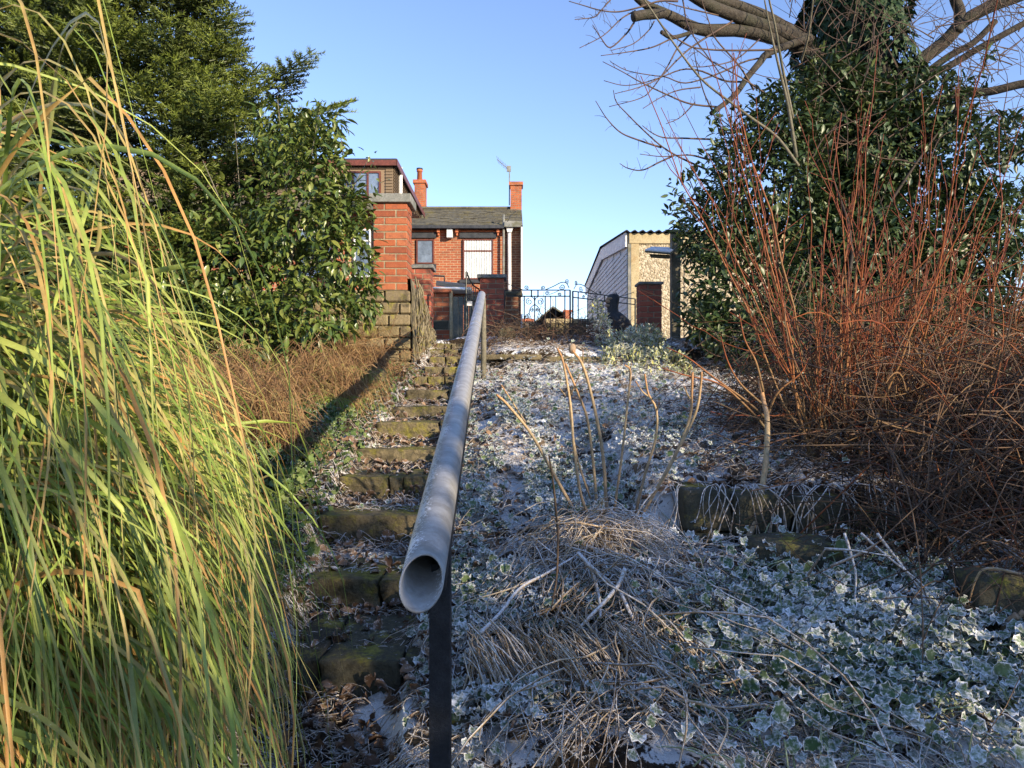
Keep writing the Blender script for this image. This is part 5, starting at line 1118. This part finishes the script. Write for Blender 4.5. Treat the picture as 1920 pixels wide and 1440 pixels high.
# ------------------------------------------------------------------ bramble and twig thicket at the right
rb = np.random.default_rng(81)
def tangle(n, x0, x1, y0, y1, zlo, zhi, Lr, rad, r, nseg=8):
    x = r.uniform(x0, x1, n); y = r.uniform(y0, y1, n); b = H(x, y, False); z = b + zlo + (zhi - zlo) * r.random(n) ** 2.4
    L = r.uniform(*Lr, n); d = norm(r.normal(0, 1, (n, 3)) * np.array([1, 0.8, 0.7]) + np.array([-0.1, -0.15, 0.15])); s = np.linspace(0, 1, nseg)[None, :, None]
    Pm = np.stack([x, y, z], -1)[:, None] + d[:, None] * L[:, None, None] * s + np.array([0, 0, -1.0]) * (r.uniform(-0.2, 0.9, (n, 1, 1)) * L[:, None, None]) * s * s + r.normal(0, 0.35, (n, 1, 3)) * L[:, None, None] * s * (1 - s)
    g = H(Pm[..., 0], Pm[..., 1], False) + 0.01; Pm[..., 2] = np.maximum(Pm[..., 2], g)
    Rm = r.uniform(0.5, 1.6, (n, 1)) * rad * np.linspace(1, 0.5, nseg)[None]; V, F, I = tubes(Pm, Rm, 3, False); return V, F, r.random(n)[I]
V, F, a_ = tangle(5200, 1.35, 3.4, 2.15, 4.7, 0.0, 0.62, (0.2, 0.85), 0.0026, rb); stuff(mk('undergrowth', V, F, m_twig, None, True, {'rnd': a_}), 'brown tangle of bramble stems and dead twigs filling the right side', 'brambles')
V, F, a_ = tangle(600, 1.5, 3.2, 2.6, 4.6, 0.1, 0.9, (0.3, 0.9), 0.0034, rb); stuff(mk('undergrowth', V, F, m_red, None, True, {'tt': a_}), 'reddish arching bramble shoots woven through the brown tangle', 'brambles')
V, F, a_ = tangle(1500, -0.25, 1.3, 7.6, 9.7, 0.0, 0.22, (0.12, 0.5), 0.0028, rb); stuff(mk('undergrowth', V, F, m_twig, None, True, {'rnd': a_}), 'thin reddish dead stems on the bed below the wide gate', 'dead stems')
V, F, a_ = tangle(900, -2.6, -1.0, 5.9, 6.9, 0.0, 0.35, (0.15, 0.6), 0.003, rb); stuff(mk('undergrowth', V, F, m_dry, None, True, {'rnd': a_ * 0.5}), 'dry brown stems at the foot of the sandstone wall', 'dead stems')
for k, t in enumerate(([(1660, 500), (1580, 580), (1550, 760), (1600, 1050)], [(1700, 480), (1620, 560), (1600, 620), (1590, 700)], [(1690, 250), (1480, 215), (1400, 300), (1340, 540)])):
    tag(curve_obj('bramble_cane', px_curve(t, 2.15, 2.25, 3.273, 1400, 1000), 0.011 - 0.003 * k, 0.008 - 0.003 * k, m_stalk, 18, 7), ('thick pale bent cane at the lower right edge', 'short pale cane forking from the thick bent one', 'thin frosted cane arching over the grey stone')[k], 'cane')
# ------------------------------------------------------------------ frosted sticks, dry stalks
sk = empty('dry_stalk_clump', P(1105, 1000, 2.95), 'clump of upright pale dry stalks in the middle of the frosted slope', 'dead plant')
for k, (t, r0) in enumerate((([(710, 1070), (560, 800), (430, 570), (300, 410), (240, 355)], 0.0075), ([(400, 510), (330, 400), (265, 300)], 0.004), ([(740, 1010), (700, 880), (665, 620), (650, 420), (610, 180), (575, 95)], 0.007), ([(800, 1130), (790, 900), (750, 530), (700, 370), (620, 180)], 0.007),
        ([(760, 930), (690, 720), (650, 500), (640, 330)], 0.005), ([(855, 1090), (830, 700), (780, 420), (720, 200), (660, 110)], 0.0075), ([(718, 230), (716, 180), (718, 110)], 0.004), ([(890, 1000), (930, 720), (965, 400), (982, 230), (950, 190)], 0.0055), ([(1010, 1010), (1060, 800), (1120, 600), (1125, 440), (1080, 350), (1060, 240)], 0.0065),
        ([(1090, 370), (1050, 340), (1010, 280)], 0.004), ([(1125, 440), (1140, 400)], 0.003), ([(960, 1140), (1100, 930), (1240, 670), (1310, 480), (1320, 370), (1325, 230)], 0.008), ([(1310, 375), (1295, 350), (1280, 310)], 0.004), ([(1010, 1080), (1130, 870), (1290, 570), (1350, 430), (1370, 300), (1375, 230)], 0.0075),
        ([(640, 370), (670, 310), (700, 240)], 0.003), ([(620, 360), (590, 320)], 0.003), ([(975, 260), (985, 180)], 0.003), ([(1310, 240), (1312, 225)], 0.003))):
    Y0 = 2.95 + 0.12 * math.sin(k * 2.4); curve_obj('stalk', px_curve(t, Y0, Y0 - 0.15, 2.954, 850, 620), r0, r0 * 0.6, m_stalk, 16, 6, sk)
V, F = rock((0.024, 0.022, 0.034), 12, 7, 0.08, 0.9); child(mk('seed_head', V + np.array(P(1073, 654, 2.8)), F, m_stalk, None, True), sk)
curve_obj('stalk', px_curve([(590, 1270), (560, 900), (530, 690)], 2.6, 2.6, 2.954, 850, 620), 0.005, 0.003, m_twig, 10, 5, sk)
for k, (t, r0, Y0, Y1, lab) in enumerate((([(0, 600), (120, 480), (240, 330), (400, 240), (560, 145)], 0.0065, 2.0, 2.45, 'long frosted stick curving up from the support post'), ([(590, 120), (670, 220), (715, 390), (722, 510)], 0.0075, 2.45, 2.2, 'short frosted stick hanging from the top of the dead stems'),
        ([(870, 215), (830, 310), (740, 420), (660, 500), (570, 600)], 0.008, 2.3, 2.15, 'frosted forked stick slanting down across the dead stems'), ([(640, 180), (760, 280), (870, 370), (1000, 405), (1010, 340)], 0.007, 2.35, 2.3, 'frosted stick with hooked tip beside the forked stick'),
        ([(840, 350), (960, 600), (1100, 840), (1250, 1100), (1430, 1410)], 0.0065, 2.3, 1.85, 'longest frosted stem trailing down to the bottom of the slope'), ([(970, 340), (1040, 560), (1090, 700), (1130, 900)], 0.006, 2.35, 2.15, 'frosted stem trailing beside the snow patch'),
        ([(1110, 810), (1400, 770), (1690, 735)], 0.004, 2.15, 2.3, 'thin frosted straw lying level across the frosted leaves'), ([(470, -40), (460, 260), (425, 460)], 0.004, 2.3, 2.2, 'dark upright twig in front of the dead stems'), ([(900, 480), (1060, 900), (1180, 1200), (1210, 1420)], 0.0045, 2.25, 1.85, 'dark red twig running down through the heap'),
        ([(1060, 900), (1220, 1120), (1380, 1420)], 0.006, 2.1, 1.85, 'frosted stem forking off the dark red twig'))):
    tag(curve_obj('frosted_stick', px_curve(t, Y0, Y1, 3.2, 900, 1000), r0, r0 * 0.6, m_stick if k not in (7, 8) else m_twig, 18, 7), lab, 'stick')
for k, (t, lab) in enumerate((([(700, 0), (860, 140), (1050, 290), (1200, 440)], 'long frosted twig slanting down to the right above the frosted leaves'), ([(480, 95), (650, 105), (880, 140)], 'frosted twig lying level left of the long slanting one'), ([(520, 200), (700, 120), (830, 40)], 'frosted twig rising to the right across the level one'),
        ([(600, 0), (640, 130), (670, 250), (665, 400), (660, 540)], 'frosted twig hanging straight down behind the frosted leaves'), ([(370, 265), (480, 100)], 'short slanting twig at the left end of the level one'), ([(800, 0), (930, 170), (1100, 380), (1210, 460)], 'second long twig running beside the slanting one'))):
    tag(curve_obj('frosted_twig', px_curve(t, 2.35, 2.2, 3.273, 1400, 1000), 0.005, 0.002, m_stick, 12, 6), lab, 'twig')
# heap of drooping dead stems
rh2 = np.random.default_rng(91); n = 190; cx = rh2.normal(0.32, 0.13, n); cy = rh2.uniform(1.95, 2.75, n)
V, F, a_ = straws(n, cx, cy, 0.62, rh2, 0.09, 0.0030, (0.15, -1.3), 0.12, 10, 0.13); stuff(mk('dead_stem_heap', V, F, m_heap, None, True, {'rnd': a_}), 'messy collapse of frosted dead stems running downhill right of the post', 'dead stems')
n = 220; cx = rh2.normal(0.33, 0.06, n); cy = rh2.normal(2.78, 0.07, n)
V, F, a_ = straws(n, cx, cy, 0.34, rh2, 0.10, 0.0024, (0.0, -0.9), 0.14, 8, 0.16); stuff(mk('dead_stem_heap', V, F, m_heap, None, True, {'rnd': a_}), 'tangled crown of bent dead stems at the foot of the upright stalks', 'dead stems')
n = 260; cx = 0.30 + rh2.normal(0, 0.20, n); cy = 2.55 + rh2.normal(0, 0.14, n); Pm = []
x = cx; y = cy; V, F, a_ = straws(n, x, y, 0.3, rh2, 0.09, 0.0022, (0, -1.2), 0.06); stuff(mk('straw', V, F, m_litter, None, True, {'rnd': a_}), 'frosted straw tuft round the foot of the dry stalks', 'straw')
# twiggy stems over the dark stone
n = 330; bx = rh2.uniform(-0.14, 0.50, n); by = rh2.uniform(1.95, 2.2, n); L = rh2.uniform(0.15, 0.45, n); aa = rh2.normal(-0.9, 0.45, n); s = np.linspace(0, 1, 7)[None]
X_ = bx[:, None] + np.cos(aa)[:, None] * L[:, None] * s * 0.8; Y_ = by[:, None] - L[:, None] * s * 0.5; Z_ = -0.74 + rh2.normal(0, .03, n)[:, None] - L[:, None] * s ** 1.3 * rh2.uniform(0.5, 1.1, (n, 1)); Z_ = np.maximum(Z_, H(X_, Y_, False) + 0.01)
Pm = np.stack([X_, Y_, Z_], -1) + rh2.normal(0, 0.004, (n, 7, 3)); V, F, I = tubes(Pm, rh2.uniform(0.0013, 0.003, (n, 1)) * np.ones((1, 7)), 4, False)
stuff(mk('dead_stem_heap', V, F, m_heap, None, True, {'rnd': rh2.random(n)[I]}), 'frosted wiry stems hanging over the dark wet stone', 'dead stems')

# ------------------------------------------------------------------ ground cover
rq = np.random.default_rng(101)
def xr_right(y): return np.maximum(xr(y) + 0.0, -0.30) , np.interp(y, [1.7, 3, 5, 8.6], [1.6, 1.9, 2.3, 2.3])
x, y = ground_pts(7500, xr_right, 1.7, 8.6, rq); V, F, a_ = straws(len(x), x, y, 0.17, rq, 0.035, 0.0017, (0.1, -0.6), 0.05); stuff(mk('straw', V, F, m_litter, None, True, {'rnd': a_}), 'frosted straw and fine dead stalks strewn over the right slope', 'straw')
def xs_steps(y): return xl(y) - 0.12, xr(y) + 0.05
x, y = ground_pts(4200, xs_steps, 1.7, 8.8, rq); V, F, a_ = straws(len(x), x, y, 0.11, rq, 0.012, 0.0015, (0, -0.3), 0.02); stuff(mk('straw', V, F, m_litter, None, True, {'rnd': a_}), 'frosted straw scattered over the treads of the steps', 'straw')
def cover(n, x, y, size, lift, kind, mat, r, label, name, upw=0.8, cat='leaves'):
    z = H(x, y) + lift * r.random(len(x)); pos = np.stack([x, y, z], -1); d = rand_dirs(len(x), r) * np.array([1, 1, 0.45]) + np.array([0, -0.15, 0]); up = rand_dirs(len(x), r) * (1 - upw) + np.array([0, -0.25, upw])
    sz = size * r.uniform(0.55, 1.25, len(x)); V, F, E, I = leaves(kind, pos, d, up, sz); return stuff(mk(name, V, F, mat, None, True, {'rnd': r.random(len(x))[I], 'edge': E}), label, cat), pos
def clump(x, y, f, seed, t):
    k = fbm(x * f, y * f, seed, 3) + rq.normal(0, 0.04, len(x)) > t; return x[k], y[k]
def dead(n, xf, a, b, lab, lift=0.03): 
    x, y = ground_pts(n, xf, a, b, rq); return cover(n, x, y, 0.046, lift, 'curl', m_dead_leaf, rq, lab, 'fallen_leaves', 0.6, 'dead leaves')
dead(1700, xr_right, 1.8, 8.6, 'curled brown dead leaves rimmed with frost on the right slope'); dead(1000, xs_steps, 1.75, 8.6, 'curled brown dead leaves lying on the steps', 0.015)
# patches of frosted green leaves
PT = [(0.02, 2.45, 0.16, 0.30, 420), (-0.12, 2.15, 0.09, 0.30, 300), (0.10, 3.45, 0.18, 0.40, 1100), (0.02, 4.7, 0.20, 0.40, 900), (0.42, 3.25, 0.2, 0.2, 260), (0.30, 6.0, 0.5, 0.6, 700), (0.9, 5.2, 0.5, 0.8, 900), (0.3, 4.2, 0.4, 0.5, 700), (1.0, 3.9, 0.3, 0.5, 400), (0.25, 2.3, 0.2, 0.2, 350), (0.45, 2.0, 0.15, 0.15, 200), (-0.05, 1.95, 0.07, 0.12, 110), (0.10, 2.0, 0.08, 0.06, 70)]
xs_, ys_ = [], []
for cx_, cy_, sx_, sy_, n in PT: xs_.append(rq.normal(cx_, sx_, n)); ys_.append(rq.normal(cy_, sy_, n))
x = np.concatenate(xs_ * 2); y = np.maximum(np.concatenate(ys_ * 2), 1.6); x = x + rq.normal(0, .03, len(x)); k = x > xr(y) + 0.06; x, y = clump(x[k], y[k], 6, 41, 0.0)
cover(len(x), x, y, 0.036, 0.10, 'round', m_frost_leaf, rq, 'frost-rimmed green leaves in low mats right of the handrail', 'ground_cover', 0.75)
n = 4400; x = rq.normal(1.15, 0.38, n); y = rq.normal(2.15, 0.24, n); k = (y > 1.55) & (x > 0.45) & (x < 2.1); x, y = x[k], y[k]
o, pos = cover(len(x), x, y, 0.041, 0.14, 'round', m_frost_leaf, rq, 'thick mat of frosted lobed leaves in the lower right corner', 'ground_cover', 0.6)
q_ = pos[rq.random(len(pos)) < 0.45]; m_ = len(q_); s = np.linspace(0, 1, 6)[None, :, None]; b = q_ + np.stack([rq.normal(-.02, .07, m_), rq.normal(.05, .06, m_), 0 * q_[:, 2]], -1); b[:, 2] = H(b[:, 0], b[:, 1]) - 0.01
Pm = b[:, None] * (1 - s) + q_[:, None] * s; Pm[..., 2] += 0.03 * np.sin(np.pi * s[..., 0]) * rq.uniform(0.2, 1.4, (m_, 1)); V, F, I = tubes(Pm, np.full((m_, 6), 0.0022), 4, False)
m_petiole = M('pale_petiole', [(0.22, 0.30, 0.14), (0.34, 0.40, 0.22)], 6, 0.6, 'rnd', frost=0.45, fscale=80)
stuff(mk('leaf_stalks', V, F, m_petiole, None, True, {'rnd': rq.random(m_)[I]}), 'pale bending leaf stalks among the frosted leaves', 'leaf stalks')
VA, FA, off = [], [], 0
x, y = ground_pts(520, xr_right, 1.8, 8.4, rq); z = H(x, y)
for k in range(len(x)):
    V, F = rock((rq.uniform(.03, .11), rq.uniform(.03, .09), rq.uniform(.02, .06)), 900 + k % 40, 4, 0.12, 0.5); VA.append(V + np.array([x[k], y[k], z[k] + 0.005])); FA.append(F + off); off += len(V)
m_clod = M('clod', [(0.05, 0.035, 0.024), (0.13, 0.095, 0.062), (0.2, 0.15, 0.1)], 12, 0.9, bump=1.0, bscale=80, frost=0.35, fscale=60, frost_hi=0.2)
stuff(mk('clods', np.vstack(VA), np.vstack(FA), m_clod, None, True), 'frosted clods and stones scattered over the slope', 'clods')
rs_ = np.random.default_rng(202); xx, yy = [], []
for yv in YS:
    n = 75; yy.append(yv - 0.01 - rs_.exponential(0.045, n)); xx.append(rs_.uniform(float(xl(yv)) - 0.05, float(xr(yv)) + 0.05, n))
x = np.concatenate(xx); y = np.maximum(np.concatenate(yy), 1.7); cover(len(x), x, y, 0.045, 0.07, 'curl', m_dead_leaf, rs_, 'frosted dead leaves drifted against the risers of the steps', 'fallen_leaves', 0.5, 'dead leaves')
V, F, a_ = straws(len(x), x, y, 0.14, rs_, 0.05, 0.0016, (0, -0.1), 0.05); stuff(mk('straw', V, F, m_litter, None, True, {'rnd': a_}), 'frosted straw drifted against the risers of the steps', 'straw')
# edges of the steps
def xe(y): return xl(y) - 0.22, xl(y) + 0.05
x, y = ground_pts(1300, xe, 2.6, 7.0, rq); cover(len(x), x, y, 0.036, 0.05, 'round', m_bank_leaf, rq, 'small green leaves along the left edge of the steps', 'ground_cover', 0.6)
def xe2(y): return xr(y) - 0.04, xr(y) + 0.14
x, y = ground_pts(900, xs_steps, 2.0, 8.6, rq); x, y = clump(x, y, 7, 91, 0.03); cover(len(x), x, y, 0.030, 0.03, 'round', m_frost_leaf, rq, 'scraps of frosted green leaf growing on the treads of the steps', 'ground_cover', 0.6)
x, y = ground_pts(700, xe2, 1.9, 7.0, rq); cover(len(x), x, y, 0.036, 0.05, 'round', m_frost_leaf, rq, 'small frosted leaves crowding the right edge of the steps', 'ground_cover', 0.6)
def xbank(y): return np.interp(y, [3, 4.5], [-1.5, -2.1]), xl(y) - 0.1
x, y = ground_pts(5200, xbank, 2.9, 6.3, rq); cover(len(x), x, y, 0.040, 0.09, 'round', m_bank_leaf, rq, 'low green leaves covering the shaded lower bank left of the steps', 'ground_cover', 0.5)
# dry grass bank
def xdry(y): return np.interp(y, [4.0, 6.6], [-2.2, -2.7]), xl(y) - np.interp(y, [3.6, 5.0, 6.5], [0.30, 0.12, 0.28])
x, y = ground_pts(15000, xdry, 3.9, 6.7, rq); x, y = clump(x, y, 3.5, 77, -0.01); V, F, a_ = straws(len(x), x, y, 0.24, rq, 0.02 + 1.1 * np.clip(fbm(x * 3.5, y * 3.5, 77, 3) + 0.02, 0, 0.4), 0.0020, (0.15, -0.4), 0.2)
stuff(mk('dry_grass', V, F, m_dry, None, True, {'rnd': a_ * 0.62}), 'golden brown dry grass bank lit by the sun left of the steps', 'dry grass')
tf = [(650, 735, 5.6), (615, 728, 5.65), (580, 735, 5.5), (545, 760, 5.3), (480, 720, 5.7), (450, 770, 5.2), (520, 800, 4.9), (600, 790, 5.0), (430, 730, 5.8)]
Pm, Wm = [], []
for (u, v, Y) in tf:
    c0 = np.array(P(u, v, Y)); n = 230; az = rq.normal(-1.5, 0.7, n); L = rq.uniform(0.15, 0.32, n); s = np.linspace(0, 1, 7)[None]; th = np.radians(10 + rq.uniform(90, 150, (n, 1)) * s); rad_ = np.cumsum(np.sin(th) * L[:, None] / 7, 1); z_ = np.cumsum(np.cos(th) * L[:, None] / 7, 1)
    b = c0 + rq.normal(0, 1, (n, 3)) * np.array([0.09, 0.05, 0.0]); Pm.append(np.stack([b[:, :1] + np.cos(az)[:, None] * rad_, b[:, 1:2] + np.sin(az)[:, None] * rad_, b[:, 2:] + 0.05 + z_], -1)); Wm.append(np.full((n, 7), 0.004))
Pm = np.vstack(Pm); Wm = np.vstack(Wm); V, F, I = ribbons(Pm, Wm, rand_dirs(len(Pm), rq)); stuff(mk('grass_tufts', V, F, m_dry, None, True, {'rnd': (0.65 + 0.35 * rq.random(len(Pm)))[I]}), 'fresh green grass tufts hanging over the dry bank by the mossy rock', 'grass')
n = 60; bx = rq.uniform(0.62, 1.6, n); s_ = np.linspace(0, 1, 8)[None]; L = rq.uniform(0.08, 0.32, n)[:, None]
Pm = np.stack([bx[:, None] + rq.normal(0, 0.09, (n, 1)) * s_ + 0.01 * np.sin(s_ * 6 + bx[:, None] * 40), 2.97 - 0.10 * np.sin(s_ * 1.5) - rq.uniform(0, 0.05, (n, 1)), -0.42 + 0.03 * np.sin(s_ * 3.1) - L * s_ ** 1.5], -1)
V, F, I = tubes(Pm, rq.uniform(0.0012, 0.003, (n, 1)) * np.ones((1, 8)), 4, False); stuff(mk('hanging_straw', V, F, m_litter, None, True, {'rnd': rq.random(n)[I]}), 'frosted straw hanging down over the face of the terrace wall', 'straw')
# dead creeper on the ragged wall
C = []
for k in range(130):
    y0 = random.uniform(7.0, 8.6); zt = float(np.interp(y0, [7.0, 7.3, 7.9, 8.4, 8.75], [1.05, 1.02, 0.86, 0.66, 0.50])); zb = float(plane(y0)); a, b = sorted((random.uniform(zb, zt), random.uniform(zb, zt))); 
    C.append(smooth_curve([(-0.955, y0, b + .03), (-0.93 + random.uniform(-.02, .03), y0 + random.uniform(-.08, .08), (a + b) / 2), (-0.94, y0 + random.uniform(-.15, .15), a)], 8))
V, F, I = tubes(np.array(C), rb.uniform(0.003, 0.009, (len(C), 1)) * np.ones((1, 8)), 4, False); o = mk('dead_creeper', V, F, m_render, None, True); stuff(o, 'dead creeper stems hanging on the ragged wall by the steps', 'creeper')
# snow lying in patches
for k, (u, v, Y, sx, sy, rot, lab) in enumerate(((742, 1345, 2.06, 0.10, 0.24, 0.35, 'smooth white snow patch left of the support post'), (1245, 1230, 2.35, 0.09, 0.26, -0.35, 'narrow snow patch between the dead stems and the brown clod'), (935, 1215, 2.55, 0.22, 0.14, 0, 'snow cushion right of the support post'),
        (1095, 905, 3.65, 0.16, 0.22, 0, 'snow patch behind the dry stalks'), (1325, 1185, 2.45, 0.16, 0.16, 0.3, 'snow patch above the brown clod'))):
    n1, n2 = 20, 28; V, F = [], []; px0 = P(u, v, Y)
    for i in range(n1):
        for j in range(n2):
            a = 2 * math.pi * j / n2; rr = i / (n1 - 1); e = 1 + 0.28 * math.sin(3 * a + k) + 0.16 * math.sin(7 * a + 2 * k) + 0.1 * math.sin(13 * a); lx, ly = sx * rr * e * math.cos(a), sy * rr * e * math.sin(a)
            V.append((px0[0] + lx * math.cos(rot) - ly * math.sin(rot), px0[1] + lx * math.sin(rot) + ly * math.cos(rot), rr))
    V = np.array(V); rr = V[:, 2].copy(); V[:, 2] = np.clip(H(V[:, 0], V[:, 1], True), px0[2] - 0.12, px0[2] + 0.04) + 0.045 * (1 - rr ** 2) - 0.012 * (rr > 0.97) + 0.006 * fbm(V[:, 0] * 25, V[:, 1] * 25, 4)
    F = [(i * n2 + j, i * n2 + (j + 1) % n2, (i + 1) * n2 + (j + 1) % n2, (i + 1) * n2 + j) for i in range(n1 - 1) for j in range(n2)]
    stuff(mk('snow_patch', V, np.array(F), m_snow, None, True), lab, 'snow')
